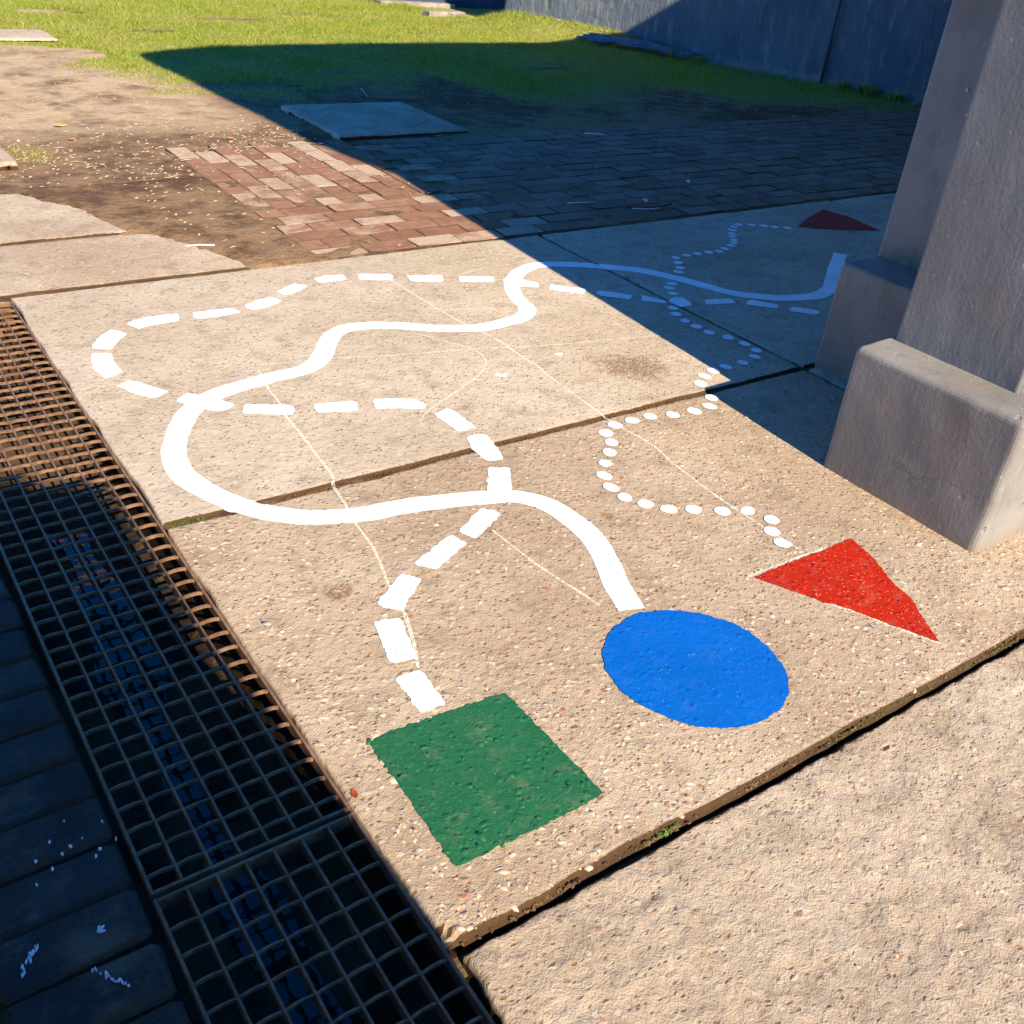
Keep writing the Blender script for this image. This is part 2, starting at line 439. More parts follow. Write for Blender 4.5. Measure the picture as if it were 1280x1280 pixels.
def grassmat():
    b = NB('lawn_grass')
    r = b.geo.outputs['Random Per Island']
    big = b.noise(0.8, 5, 0.65)
    green = b.ramp(r, [(0.0, (.13, .21, .012)), (0.45, (.26, .33, .022)), (0.75, (.38, .41, .05)), (1.0, (.54, .48, .13))])
    dry = b.ramp(r, [(0.0, (.28, .28, .06)), (0.6, (.44, .38, .11)), (1.0, (.55, .46, .19))])
    at = b.n('ShaderNodeAttribute', attribute_name='dry')
    col = b.mix(b.math('ADD', b.math('MULTIPLY', at.outputs['Fac'], 0.6), b.rng(big, 0.42, 0.66, 0, 0.65), True), green, dry)
    p = b.n('ShaderNodeBsdfPrincipled'); b.inp(p.inputs['Base Color'], col); p.inputs['Roughness'].default_value = 0.55
    p.inputs['Specular IOR Level'].default_value = 0.25
    tr = b.n('ShaderNodeBsdfTranslucent'); b.inp(tr.inputs['Color'], col)
    mx = b.n('ShaderNodeMixShader'); mx.inputs[0].default_value = 0.35
    b.t.links.new(p.outputs[0], mx.inputs[1]); b.t.links.new(tr.outputs[0], mx.inputs[2])
    out = b.n('ShaderNodeOutputMaterial'); b.t.links.new(mx.outputs[0], out.inputs['Surface'])
    return b.m
M['grass'] = grassmat()

# ------------------------------------------------------------------ surveyed outlines of the painted marks (metres)
LINE = [(1.476, 1.375), (1.51, 1.478), (1.562, 1.591), (1.593, 1.693), (1.595, 1.782), (1.586, 1.86), (1.553, 1.923), (1.514, 1.959), (1.441, 1.989), (1.34, 2.018), (1.2, 2.053), (1.145, 2.056), (1.07, 2.069), (1.002, 2.091), (0.938, 2.12), (0.881, 2.164), (0.823, 2.233), (0.774, 2.318), (0.739, 2.414), (0.726, 2.492), (0.74, 2.594), (0.778, 2.688), (0.83, 2.781), (0.88, 2.85), (0.97, 2.921), (1.061, 2.953), (1.162, 2.97), (1.231, 2.981), (1.333, 2.991), (1.403, 3.034), (1.461, 3.1), (1.513, 3.178), (1.573, 3.246), (1.649, 3.28), (1.744, 3.263), (1.859, 3.212), (1.938, 3.16), (2.039, 3.115), (2.144, 3.085), (2.262, 3.094), (2.353, 3.11), (2.42, 3.161), (2.45, 3.211), (2.456, 3.258), (2.484, 3.343), (2.525, 3.427), (2.591, 3.512), (2.67, 3.578), (2.77, 3.627), (2.835, 3.631), (2.903, 3.619), (3.004, 3.577), (3.088, 3.528), (3.203, 3.447), (3.28, 3.374), (3.351, 3.256), (3.407, 3.126), (3.464, 3.002), (3.521, 2.943), (3.633, 2.866), (3.776, 2.817), (3.897, 2.815), (4.006, 2.857), (4.124, 2.941), (4.267, 3.046), (4.404, 3.139), (4.525, 3.219)]
DASHES = [[(0.837, 1.436), (0.901, 1.439), (0.896, 1.31), (0.832, 1.314)], [(0.891, 1.636), (0.953, 1.617), (0.912, 1.471), (0.851, 1.486)], [(0.923, 1.69), (1.041, 1.775), (1.077, 1.73), (0.968, 1.638)], [(1.089, 1.797), (1.244, 1.868), (1.267, 1.813), (1.128, 1.746)], [(1.276, 1.872), (1.397, 1.947), (1.435, 1.896), (1.297, 1.818)], [(1.455, 2.002), (1.543, 2.132), (1.603, 2.1), (1.521, 1.97)], [(1.584, 2.322), (1.616, 2.324), (1.654, 2.311), (1.643, 2.242), (1.616, 2.151), (1.557, 2.163), (1.56, 2.225)], [(1.576, 2.507), (1.638, 2.527), (1.652, 2.491), (1.652, 2.362), (1.58, 2.369)], [(1.44, 2.686), (1.48, 2.676), (1.571, 2.632), (1.591, 2.585), (1.56, 2.553), (1.483, 2.598), (1.418, 2.617)], [(1.248, 2.731), (1.388, 2.701), (1.36, 2.633), (1.232, 2.667)], [(1.012, 2.764), (1.049, 2.822), (1.182, 2.754), (1.175, 2.716), (1.153, 2.689)], [(0.86, 2.935), (0.911, 2.979), (0.942, 2.94), (0.991, 2.89), (1.019, 2.833), (0.969, 2.799), (0.921, 2.842), (0.884, 2.888)], [(0.724, 3.117), (0.779, 3.143), (0.866, 3.007), (0.803, 2.978), (0.772, 3.016)], [(0.706, 3.346), (0.729, 3.402), (0.786, 3.378), (0.772, 3.304), (0.777, 3.211), (0.712, 3.179), (0.697, 3.256)], [(0.743, 3.462), (0.781, 3.526), (0.843, 3.587), (0.888, 3.531), (0.824, 3.457), (0.796, 3.411), (0.738, 3.436)], [(0.909, 3.619), (0.982, 3.657), (1.112, 3.647), (1.091, 3.577), (0.988, 3.571), (0.933, 3.554)], [(1.164, 3.635), (1.323, 3.627), (1.329, 3.57), (1.248, 3.559), (1.15, 3.572)], [(1.367, 3.634), (1.435, 3.669), (1.51, 3.694), (1.531, 3.629), (1.456, 3.59), (1.385, 3.572)], [(1.549, 3.736), (1.659, 3.802), (1.702, 3.755), (1.62, 3.697), (1.564, 3.689)], [(1.757, 3.826), (1.817, 3.844), (1.904, 3.826), (1.881, 3.761), (1.76, 3.764)], [(1.961, 3.813), (2.105, 3.758), (2.069, 3.684), (1.936, 3.746)], [(2.16, 3.727), (2.315, 3.668), (2.268, 3.591), (2.136, 3.651)], [(2.375, 3.634), (2.524, 3.571), (2.483, 3.509), (2.34, 3.565)], [(2.539, 3.524), (2.567, 3.535), (2.624, 3.496), (2.677, 3.429), (2.634, 3.382), (2.564, 3.419), (2.525, 3.488)], [(2.712, 3.394), (2.838, 3.289), (2.784, 3.235), (2.665, 3.338)], [(2.847, 3.227), (2.88, 3.248), (2.988, 3.145), (2.971, 3.121), (2.938, 3.105), (2.843, 3.192)], [(3.032, 3.129), (3.091, 3.024), (3.06, 3.003), (2.981, 3.075)], [(3.094, 3.032), (3.162, 3.051), (3.197, 3.034), (3.187, 2.969), (3.153, 2.937), (3.095, 2.951), (3.095, 2.986)], [(3.27, 2.977), (3.409, 2.938), (3.395, 2.884), (3.243, 2.92)], [(3.467, 2.891), (3.498, 2.885), (3.571, 2.793), (3.529, 2.758), (3.424, 2.85)], [(3.583, 2.74), (3.62, 2.749), (3.698, 2.667), (3.671, 2.64), (3.636, 2.635), (3.562, 2.715)]]
DOTS = [(2.063, 1.403), (2.082, 1.46), (2.129, 1.505), (2.1, 1.574), (2.028, 1.608), (1.955, 1.656), (1.89, 1.691), (1.845, 1.745), (1.813, 1.802), (1.812, 1.866), (1.838, 1.93), (1.892, 1.99), (1.95, 2.039), (1.999, 2.089), (2.024, 2.149), (2.089, 2.18), (2.167, 2.182), (2.246, 2.179), (2.329, 2.154), (2.422, 2.143), (2.503, 2.149), (2.56, 2.198), (2.608, 2.306), (2.671, 2.35), (2.742, 2.371), (2.815, 2.381), (2.91, 2.38), (3.005, 2.405), (3.061, 2.449), (3.067, 2.521), (3.048, 2.598), (3.009, 2.671), (3.005, 2.744), (3.003, 2.811), (3.018, 2.887), (3.056, 2.948), (3.186, 3.092), (3.224, 3.154), (3.278, 3.192), (3.425, 3.309), (3.477, 3.353), (3.525, 3.418), (3.565, 3.481), (3.652, 3.491), (3.726, 3.492), (3.803, 3.488), (3.873, 3.483), (3.937, 3.506), (4.013, 3.537), (4.066, 3.565), (4.105, 3.603), (4.144, 3.656), (4.182, 3.697), (4.234, 3.748), (4.293, 3.789), (4.354, 3.812), (4.429, 3.783), (4.49, 3.743), (4.539, 3.705), (4.601, 3.666)]
RED = [(1.862, 1.327), (1.973, 1.326), (2.268, 1.323), (2.25, 1.239), (2.19, 1.112), (2.181, 1.056), (2.087, 0.898), (2.04, 0.99), (1.988, 1.101), (1.947, 1.166), (1.898, 1.258)]
RED2 = [(4.692, 3.671), (4.904, 3.78), (5.164, 3.88), (5.199, 3.719), (5.152, 3.438), (4.95, 3.517), (4.792, 3.596)]
GREEN = [(0.698, 1.297), (0.755, 1.3), (1.028, 1.281), (1.035, 0.943), (0.924, 0.941), (0.69, 0.944), (0.694, 1.08)]
CHALK = [[(2.066, 3.688), (2.08, 3.337), (2.098, 3.147), (2.118, 3.045), (2.129, 2.962), (2.127, 2.78), (2.13, 2.684), (2.118, 2.597), (2.1, 2.261), (2.099, 2.161), (2.114, 2.024), (2.094, 1.885), (2.077, 1.689), (2.077, 1.595), (2.079, 1.492), (2.085, 1.36)], [(1.19, 3.056), (1.165, 2.909), (1.153, 2.776), (1.135, 2.696), (1.125, 2.552), (1.111, 2.407), (1.105, 2.301), (1.081, 2.24), (1.074, 2.192), (1.063, 2.114), (1.048, 2.036), (1.031, 1.898), (0.994, 1.756), (0.973, 1.642), (0.941, 1.541), (0.901, 1.444)], [(1.198, 3.093), (1.373, 3.062), (1.495, 3.037), (1.695, 2.981), (1.847, 2.947), (1.99, 2.919), (2.081, 2.89), (2.32, 2.823), (2.623, 2.767), (2.754, 2.74), (3.103, 2.643)], [(2.375, 3.654), (2.559, 3.688), (2.71, 3.693), (2.913, 3.697), (3.087, 3.684), (3.56, 3.68), (3.961, 3.686), (4.446, 3.671)], [(2.055, 3.327), (2.188, 3.29), (2.38, 3.214), (2.563, 3.148), (2.802, 2.979)], [(1.856, 3.145), (1.957, 2.983), (1.993, 2.895), (1.972, 2.795), (1.893, 2.714), (1.733, 2.622), (1.594, 2.55), (1.516, 2.49), (1.503, 2.435), (1.559, 2.39), (1.605, 2.342)], [(1.362, 1.836), (1.372, 1.683), (1.38, 1.615), (1.414, 1.428)]]

# ------------------------------------------------------------------ shared surface shapes
JOINTS_V = [(2.245, 0.011, 0.6, 9.7), (4.045, 0.010, 0.5, 9.7)]
def relief(u, v):
    """gentle unevenness of the cast slabs (metres)"""
    return 0.0014 * fbm(np.asarray(u) * 4, np.asarray(v) * 4, 3, 3) + 0.0004 * vnoise(np.asarray(u) * 21, np.asarray(v) * 21, 9)

def paint_z(u, v, lift=0.0016):
    u = np.asarray(u, float); v = np.asarray(v, float)
    z = relief(u, v) + lift
    j = sstep(0.016, 0.008, np.abs(v - 2.245))
    j2 = sstep(0.016, 0.008, np.abs(u - 3.115)) * (v > 2.25)
    return z - 0.0035 * np.maximum(j, j2)

def slab_mesh(name, u0, u1, v0, v1, z, step, seed, r=0.010, rough=0.004, bottom=-0.11, chip=None, amp=1.0):
    def axis(a, b):
        n = max(3, int((b - a - 2 * r) / step))
        return np.concatenate([[a, a + .12 * r, a + .35 * r, a + .65 * r], np.linspace(a + r, b - r, n), [b - .65 * r, b - .35 * r, b - .12 * r, b]])
    us, vv = axis(u0, u1), axis(v0, v1)
    U, V = np.meshgrid(us, vv, indexing='ij')
    dl, dr, db, dt = U - u0, u1 - U, V - v0, v1 - V
    def wob(t, s): return np.clip(fbm(t * 9, t * 0 + s, seed + s, 5) * rough * 1.5 + rough * 0.4 + np.maximum(0, fbm(t * 3.1, t * 0 + s, seed + s + 5, 4) - 0.25) * rough * 5, 0, rough * 4)
    de = np.minimum.reduce([dl, dr, db, dt])
    fall = lambda d: np.exp(-(d / 0.022) ** 2)
    X = U + wob(V, 1) * fall(dl) - wob(V, 2) * fall(dr)
    Y = V + wob(U, 3) * fall(db) - wob(U, 4) * fall(dt)
    q = np.clip(r - de, 0, r)
    Z = z + amp * relief(U, V) - (r - np.sqrt(np.maximum(r * r - q * q, 0)))
    Z = Z - fall(de) * 0.5 * rough * np.maximum(0, fbm(U * 14, V * 14, seed + 40, 4))
    if amp > 1:
        rid = 1 - np.abs(fbm(U * 9 + V * 4, V * 22, seed + 60, 4))
        Z = Z + 0.0022 * fbm(U * 16, V * 26, seed + 61, 4) + 0.0045 * (rid - .7) * sstep(-.1, .4, fbm(U * 2.2, V * 2.2, seed + 62, 3)) + 0.0012 * fbm(U * 60, V * 60, seed + 63, 2)
    if chip:
        for (cu, cv_, cr, dz) in chip:
            d = np.hypot(U - cu, V - cv_) + 0.3 * cr * vnoise(U * 60, V * 60, 5)
            Z = Z - dz * sstep(cr, cr * 0.55, d)
    nu, nv = U.shape
    verts = np.stack([X, Y, Z], -1).reshape(-1, 3)
    idx = np.arange(nu * nv).reshape(nu, nv)
    ring = np.concatenate([idx[:, 0], idx[-1, 1:], idx[::-1, -1][1:], idx[0, ::-1][1:-1]])
    low = verts[ring].copy(); low[:, 2] = bottom
    mid = verts[ring].copy(); mid[:, 2] = z - 0.02
    k = len(ring); base = len(verts)
    verts = np.concatenate([verts, mid, low])
    a = np.arange(k); bnx = (a + 1) % k
    s1 = np.stack([ring[bnx], ring[a], base + a, base + bnx], -1)
    s2 = np.stack([base + bnx, base + a, base + k + a, base + k + bnx], -1)
    return mesh_np(name, verts, np.concatenate([grid_faces(nu, nv), s1, s2]), smooth=True)

SOIL_EDGE = [(.62, 5.75), (.80, 5.38), (.95, 5.15), (1.05, 4.9), (1.09, 4.72), (1.25, 4.53), (1.36, 4.3), (1.47, 4.10), (1.50, 4.0)]
def soil_edge_u(v):
    p = sorted((b, a) for a, b in SOIL_EDGE)
    return np.interp(v, [q[0] for q in p], [q[1] for q in p])

GE = [(-3, 10.2), (1.55, 9.75), (1.9, 8.95), (2.35, 8.45), (2.8, 7.85), (3.2, 7.45), (4.3, 7.75), (4.95, 7.95), (5.3, 7.1), (5.8, 6.85), (6.5, 7.3), (7.2, 7.3), (7.6, 6.6), (8.4, 6.35), (9.2, 6.12), (14, 6.0)]
def turf_depth(u, v):
    """how far inside the lawn a point is (metres, noisy edge)"""
    b = np.interp(u, [g[0] for g in GE], [g[1] for g in GE])
    d = v - b + 0.45 * fbm(u * 1.6, v * 1.6, 61, 4) + 0.10 * fbm(u * 9, v * 9, 62, 3)
    # bare, trodden soil round the strip of concrete at the far left, and two worn spots
    d = np.where(((u - 1.9) / 0.55) ** 2 + ((v - 9.45) / 0.42) ** 2 + 0.5 * fbm(u * 4, v * 4, 63, 3) < 1, -0.2, d)
    d = np.where(((u - 3.05) / 0.6) ** 2 + ((v - 8.0) / 0.13) ** 2 + 0.4 * fbm(u * 5, v * 5, 64, 3) < 1, -0.2, d)
    for (cu, cv_, ru, rv) in ((3.3, 10.75, .30, .10), (4.4, 11.6, .5, .16), (3.9, 10.35, .22, .07), (2.6, 11.9, .5, .14), (5.7, 12.1, .6, .14), (6.3, 10.9, .35, .09), (5.0, 9.2, .4, .10), (6.6, 8.6, .5, .12), (4.2, 8.5, .35, .10)):
        d = np.where(((u - cu) / ru) ** 2 + ((v - cv_) / rv) ** 2 + 0.9 * fbm(u * 4, v * 4, 69, 4) < .8, np.minimum(d, -.02), d)
    tuft = ((u - 2.62) / 0.32) ** 2 + ((v - 7.86) / 0.12) ** 2 + 0.5 * fbm(u * 6, v * 6, 65, 3) < 1
    d = np.where(tuft, 0.3, d)
    t2 = ((u - 1.15) / 0.14) ** 2 + ((v - 6.25) / 0.2) ** 2 + 0.6 * fbm(u * 8, v * 8, 66, 3) < 1
    t3 = ((u - 5.3) / 0.5) ** 2 + ((v - 6.45) / 0.14) ** 2 + 0.7 * fbm(u * 5, v * 5, 67, 3) < 1
    t4 = ((u - 1.55) / 0.55) ** 2 + ((v - 9.75) / 0.16) ** 2 + 0.5 * fbm(u * 5, v * 5, 68, 3) < 1
    return np.where(t2 | t3 | t4, 0.15, d)

W0, W1 = np.array([8.0, 11.56]), np.array([9.75, 6.48])
WD = (W1 - W0) / np.linalg.norm(W1 - W0); WN = np.array([WD[1], -WD[0]])
def wall_dist(u, v): return (u - W0[0]) * WN[0] + (v - W0[1]) * WN[1]      # positive in front of the wall
if wall_dist(5, 8) < 0: WN = -WN

def ground_z(u, v):
    u = np.asarray(u, float); v = np.asarray(v, float)
    z = -0.014 + 0.012 * fbm(u * 1.3, v * 1.3, 21, 4) + 0.005 * fbm(u * 7, v * 7, 22, 4)
    z = z + 0.012 * sstep(7, 10, v) + 0.02 * fbm(u * .5, v * .5, 24, 2) * sstep(7, 11, v)
    # soil spilt over the old slabs on the left
    s = u - soil_edge_u(v) + 0.05 * fbm(u * 8, v * 8, 23, 5)
    zs = np.clip(-0.02 + 0.16 * s, -0.03, 0.010) + 0.004 * fbm(u * 14, v * 14, 25, 3) * (s > 0.08)
    z = np.where((v < 5.5) & (u < 1.9), zs, z)
    z = np.where((v >= 5.5) & (v < 5.8) & (u < 1.9), z * 0.6, z)
    # bedding under the bricks
    inb = sstep(1.86, 1.90, u) * sstep(6.14 + 0.10, 6.10, v + 0.10 * fbm(u * 3, v * 3, 26, 3))
    z = z * (1 - inb) + (-0.0075 + 0.0065 * fbm(u * 5, v * 5, 27, 5)) * inb
    # bank of earth along the foot of the rendered wall
    wd = wall_dist(u, v)
    z = z + 0.15 * sstep(1.0, 0.05, wd) * sstep(9.0, 10.1, v) * sstep(11.9, 11.2, v)
    # excavated below the paving
    pit = sstep(4.02, 3.95, v) * sstep(-1.25, -1.15, u) * sstep(9.62, 9.52, u) * sstep(-2.25, -2.15, v)
    return z * (1 - pit) - 0.42 * pit

# ------------------------------------------------------------------ ground
def build_ground():
    us = np.concatenate([np.array([-250, -120, -60, -30, -15, -8, -4, -2.5]), np.arange(-2.25, 11.0, 0.05), np.array([11.5, 13, 16, 22, 35, 60, 120, 250])])
    vv = np.concatenate([np.array([-250, -120, -60, -30, -15, -8, -4, -3]), np.arange(-2.5, 3.9, 0.2), np.arange(3.9, 7.5, 0.035), np.arange(7.5, 15, 0.06), np.array([15.5, 17, 20, 28, 45, 80, 150, 300])])
    U, V = np.meshgrid(us, vv, indexing='ij')
    Z = ground_z(U, V)
    me = mesh_np('ground', np.stack([U, V, Z], -1), grid_faces(*U.shape), smooth=True)
    td = turf_depth(U, V).ravel()
    a = me.attributes.new('turf', 'FLOAT', 'POINT'); a.data.foreach_set('value', sstep(0.0, 0.8, td + .25 * fbm(U.ravel() * 2.2, V.ravel() * 2.2, 81, 4)).astype(np.float32))
    dry = sstep(6.2, 7.1, V) * sstep(2.9, 2.5, U + 0.0 * V) + 0.75 * sstep(1.1, 0.2, wall_dist(U, V)) * sstep(9, 10, V)
    a = me.attributes.new('dry', 'FLOAT', 'POINT'); a.data.foreach_set('value', np.clip(dry, 0, 1).ravel().astype(np.float32))
    kind(obj('ground', me, M['ground']), 'structure', 'bare trodden soil running into the lawn')
build_ground()

# ------------------------------------------------------------------ paving slabs
pavement = empty('pavement'); kind(pavement, 'structure', 'worn concrete slab paving with exposed aggregate')
SL = [  # u0 u1 v0 v1 z step seed r rough mat
    (.594, 3.103, .815, 2.237, 0.0, .012, 1, .009, .0035, 'slab_front', [(.60, .815, .035, .012), (.63, .805, .02, .02)]),
    (.5930, 3.105, 2.253, 4.034, 0.0, .02, 2, .008, .0035, 'slab', None),
    (3.126, 5.392, .815, 2.234, 0.0, .04, 3, .010, .004, 'slab', None),
    (3.126, 5.392, 2.256, 4.030, 0.0, .03, 4, .008, .004, 'slab', None),
    (5.412, 7.70, 2.256, 4.026, 0.0, .04, 5, .008, .004, 'slab', None),
    (7.72, 9.6, 2.256, 4.022, 0.0, .06, 6, .008, .004, 'slab', None),
    (5.412, 9.6, .815, 2.234, 0.0, .06, 7, .010, .004, 'slab', None),
    (.612, 2.98, -1.50, .806, -0.015, .008, 8, .012, .006, 'slab_near', None),
    (3.0, 6.2, -1.50, 0.800, -0.015, .05, 9, .012, .004, 'slab_near', None),
    (-.75, 1.56, 4.056, 4.665, 0.0, .03, 10, .008, .006, 'slab_far', None),
    (-.75, 1.40, 4.685, 5.45, 0.002, .03, 11, .008, .008, 'slab_far', None),
]
for (u0, u1, v0, v1, z, st, sd, r, ro, mt, ch) in SL:
    obj('slab', slab_mesh('slab', u0, u1, v0, v1, z, st, sd, r, ro, z - 0.11, ch, 3.0 if mt == 'slab_near' else 1.0), M[mt], pavement)

def soil_strip(u0, u1, v0, v1, z, amp, seed, along='u', step=0.008):
    us = np.arange(u0, u1 + 1e-6, step if along == 'u' else (u1 - u0) / 6)
    vv = np.arange(v0, v1 + 1e-6, step if along == 'v' else (v1 - v0) / 6)
    U, V = np.meshgrid(us, vv, indexing='ij')
    Z = z + amp * fbm(U * 30, V * 30, seed, 4) + amp * 0.7 * fbm(U * 5, V * 5, seed + 3, 2)
    return mesh_np('joint_soil', np.stack([U, V, Z], -1), grid_faces(*U.shape), smooth=True)
for a in [(.60, 3.11, 2.22, 2.27, -.0095, .0045, 1), (3.1, 9.6, 2.22, 2.27, -.013, .004, 2), (-.75, 9.6, 4.02, 4.062, -.006, .006, 3), (.6, 6.2, .785, .83, -.055, .010, 4), (-.75, 1.56, 4.655, 4.695, -.006, .005, 6)]:
    kind(obj('joint_soil', soil_strip(*a), M['joint'], pavement), 'stuff')
for a in [(3.098, 3.132, 2.24, 4.04, -.012, .004, 7, 'v'), (5.384, 5.418, 2.24, 4.04, -.012, .004, 8, 'v'), (3.098, 3.132, .81, 2.24, -.012, .004, 9, 'v')]:
    kind(obj('joint_soil', soil_strip(*a), M['joint'], pavement), 'stuff')

# ------------------------------------------------------------------ pebbles standing proud of the worn concrete
t_ = (1 + 5 ** .5) / 2
ICO = np.array([(-1, t_, 0), (1, t_, 0), (-1, -t_, 0), (1, -t_, 0), (0, -1, t_), (0, 1, t_), (0, -1, -t_), (0, 1, -t_), (t_, 0, -1), (t_, 0, 1), (-t_, 0, -1), (-t_, 0, 1)]) / math.sqrt(1 + t_ * t_)
ICF = np.array([(0, 11, 5), (0, 5, 1), (0, 1, 7), (0, 7, 10), (0, 10, 11), (1, 5, 9), (5, 11, 4), (11, 10, 2), (10, 7, 6), (7, 1, 8), (3, 9, 4), (3, 4, 2), (3, 2, 6), (3, 6, 8), (3, 8, 9), (4, 9, 5), (2, 4, 11), (6, 2, 10), (8, 6, 7), (9, 8, 1)])
def pebbles(name, P, size, mat, parent, proud=0.28):
    n = len(P); ang = rng.uniform(0, math.tau, n); el = rng.uniform(0.35, 0.9, n)
    v = ICO[None] * (1 + 0.28 * rng.standard_normal((n, 12, 1)).clip(-1.2, 1.2))
    x = v[..., 0] * size[:, None]; y = v[..., 1] * (size * el)[:, None]; z = v[..., 2] * (size * 0.30)[:, None]
    c, s = np.cos(ang)[:, None], np.sin(ang)[:, None]
    W = np.stack([x * c - y * s + P[:, :1], x * s + y * c + P[:, 1:2], z + P[:, 2:3] - (size * (0.30 - proud))[:, None]], -1)
    F = (ICF[None] + 12 * np.arange(n)[:, None, None]).reshape(-1, 3)
    o = obj(name, mesh_np(name, W.reshape(-1, 3), F, smooth=True), mat, parent); kind(o, 'stuff')
    return o

def in_poly(P, poly):
    x, y = P[:, 0], P[:, 1]; ins = np.zeros(len(P), bool); n = len(poly)
    for i in range(n):
        x0, y0 = poly[i]; x1, y1 = poly[(i + 1) % n]
        c = ((y0 > y) != (y1 > y)) & (x < (x1 - x0) * (y - y0) / (y1 - y0 + 1e-12) + x0)
        ins ^= c
    return ins
BLUE_POLY = [(1.471 + (.211 + .006 * math.cos(2 * a - 4.6) + .002 * math.sin(5 * a)) * math.cos(a), 1.14 + (.211 + .006 * math.cos(2 * a - 4.6) + .002 * math.sin(5 * a)) * math.sin(a)) for a in np.linspace(0, math.tau, 90, endpoint=False)]
LN = np.array(LINE)
def near_line(P, d):
    return np.min(np.hypot(P[:, None, 0] - LN[None, :, 0], P[:, None, 1] - LN[None, :, 1]), axis=1) < d
def slab_pebbles():
    n = 9000
    P = np.stack([rng.uniform(.612, 2.95, n), rng.uniform(.825, 2.2, n)], -1)
    wear = sstep(.95, .62, P[:, 0]) * 0.7 + sstep(1.5, .85, P[:, 1]) * 0.8 + 0.10 + 0.4 * fbm(P[:, 0] * 2.5, P[:, 1] * 2.5, 77, 3)
    P = P[rng.random(n) < np.clip(wear, 0.08, 1)]
    sz = .0032 + .0085 * rng.random(len(P)) ** 2 + .005 * (rng.random(len(P)) > .92)
    ed = np.minimum(P[:, 0] - .6, P[:, 1] - .815)
    z = relief(P[:, 0], P[:, 1]) - np.clip(.014 - ed, 0, .014) * 0.5
    g = in_poly(P, GREEN); bl = in_poly(P, BLUE_POLY); rd = in_poly(P, RED)
    dsh = np.zeros(len(P), bool)
    for q in DASHES: dsh |= in_poly(P, q)
    free = ~(g | bl | rd | dsh | near_line(P, .05))
    Q = np.concatenate([P, z[:, None]], 1)
    pebbles('pebbles', Q[free], sz[free], M['pebble'], pavement, 0.13)
    return Q, sz, g, bl, rd
PQ, PSZ, PG, PB, PR = slab_pebbles()
def near_pebbles():
    n = 2600
    P = np.stack([rng.uniform(.63, 2.7, n), rng.uniform(-.5, .79, n)], -1)
    w = 0.28 + 0.9 * fbm(P[:, 0] * 3, P[:, 1] * 3, 78, 3)
    P = P[rng.random(n) < w]
    sz = .003 + .006 * rng.random(len(P)) ** 2
    z = -0.015 + 3 * relief(P[:, 0], P[:, 1])
    pebbles('pebbles', np.concatenate([P, z[:, None]], 1), sz, M['pebble'], pavement, 0.13)
near_pebbles()

# ------------------------------------------------------------------ painted trails
def resample(poly, step, closed=True):
    out = []; n = len(poly)
    for i in range(n if closed else n - 1):
        a = np.array(poly[i]); b = np.array(poly[(i + 1) % n]); k = max(1, int(np.linalg.norm(b - a) / step))
        for j in range(k): out.append(a + (b - a) * j / k)
    if not closed: out.append(np.array(poly[-1]))
    return np.array(out)

def paint_patch(name, poly, seed, mat, parent=None, lift=0.0016, jit=0.0028, smooth=2, step=0.007, inner=0.018):
    p = resample(poly, step)
    for _ in range(smooth): p = 0.5 * p + 0.25 * (np.roll(p, 1, 0) + np.roll(p, -1, 0))
    c = p.mean(0); d = p - c; d /= np.linalg.norm(d, axis=1)[:, None] + 1e-9
    k = np.arange(len(p))
    p = p + d * (jit * (0.9 * rng.standard_normal(len(p)) * 0.5 + 1.3 * vnoise(p[:, 0] * 60, p[:, 1] * 60, seed)))[:, None]
    lo, hi = p.min(0), p.max(0)
    gx, gy = np.meshgrid(np.arange(lo[0], hi[0], inner), np.arange(lo[1], hi[1], inner)); G = np.stack([gx.ravel(), gy.ravel()], -1)
    if len(G):
        G = G + rng.uniform(-.003, .003, G.shape); G = G[in_poly(G, p)]
        G = G[[np.min(np.hypot(*(p - q).T)) > 0.006 for q in G]] if len(G) else G
    allp = np.concatenate([p, G]) if len(G) else p
    r = delaunay_2d_cdt([Vector(q) for q in allp.tolist()], [], [list(range(len(p)))], 1, 1e-6)
    vs_ = np.array([tuple(q) for q in r[0]])
    z = paint_z(vs_[:, 0], vs_[:, 1], lift)
    me = mesh_np(name, np.concatenate([vs_, z[:, None]], 1), [tuple(f) for f in r[2]], smooth=True)
    me.update()
    if me.polygons and sum(q.normal.z for q in me.polygons) < 0: me.flip_normals()
    return obj(name, me, mat, parent)

def spline(pts, step):
    P = [np.array(q) for q in pts]; P = [2 * P[0] - P[1]] + P + [2 * P[-1] - P[-2]]; out = []
    for i in range(1, len(P) - 2):
        n = max(2, int(np.linalg.norm(P[i + 1] - P[i]) / step))
        for j in range(n):
            t = j / n
            out.append(0.5 * (2 * P[i] + (P[i + 1] - P[i - 1]) * t + (2 * P[i - 1] - 5 * P[i] + 4 * P[i + 1] - P[i + 2]) * t * t + (3 * P[i] - P[i - 1] - 3 * P[i + 1] + P[i + 2]) * t ** 3))
    out.append(P[-2]); return np.array(out)

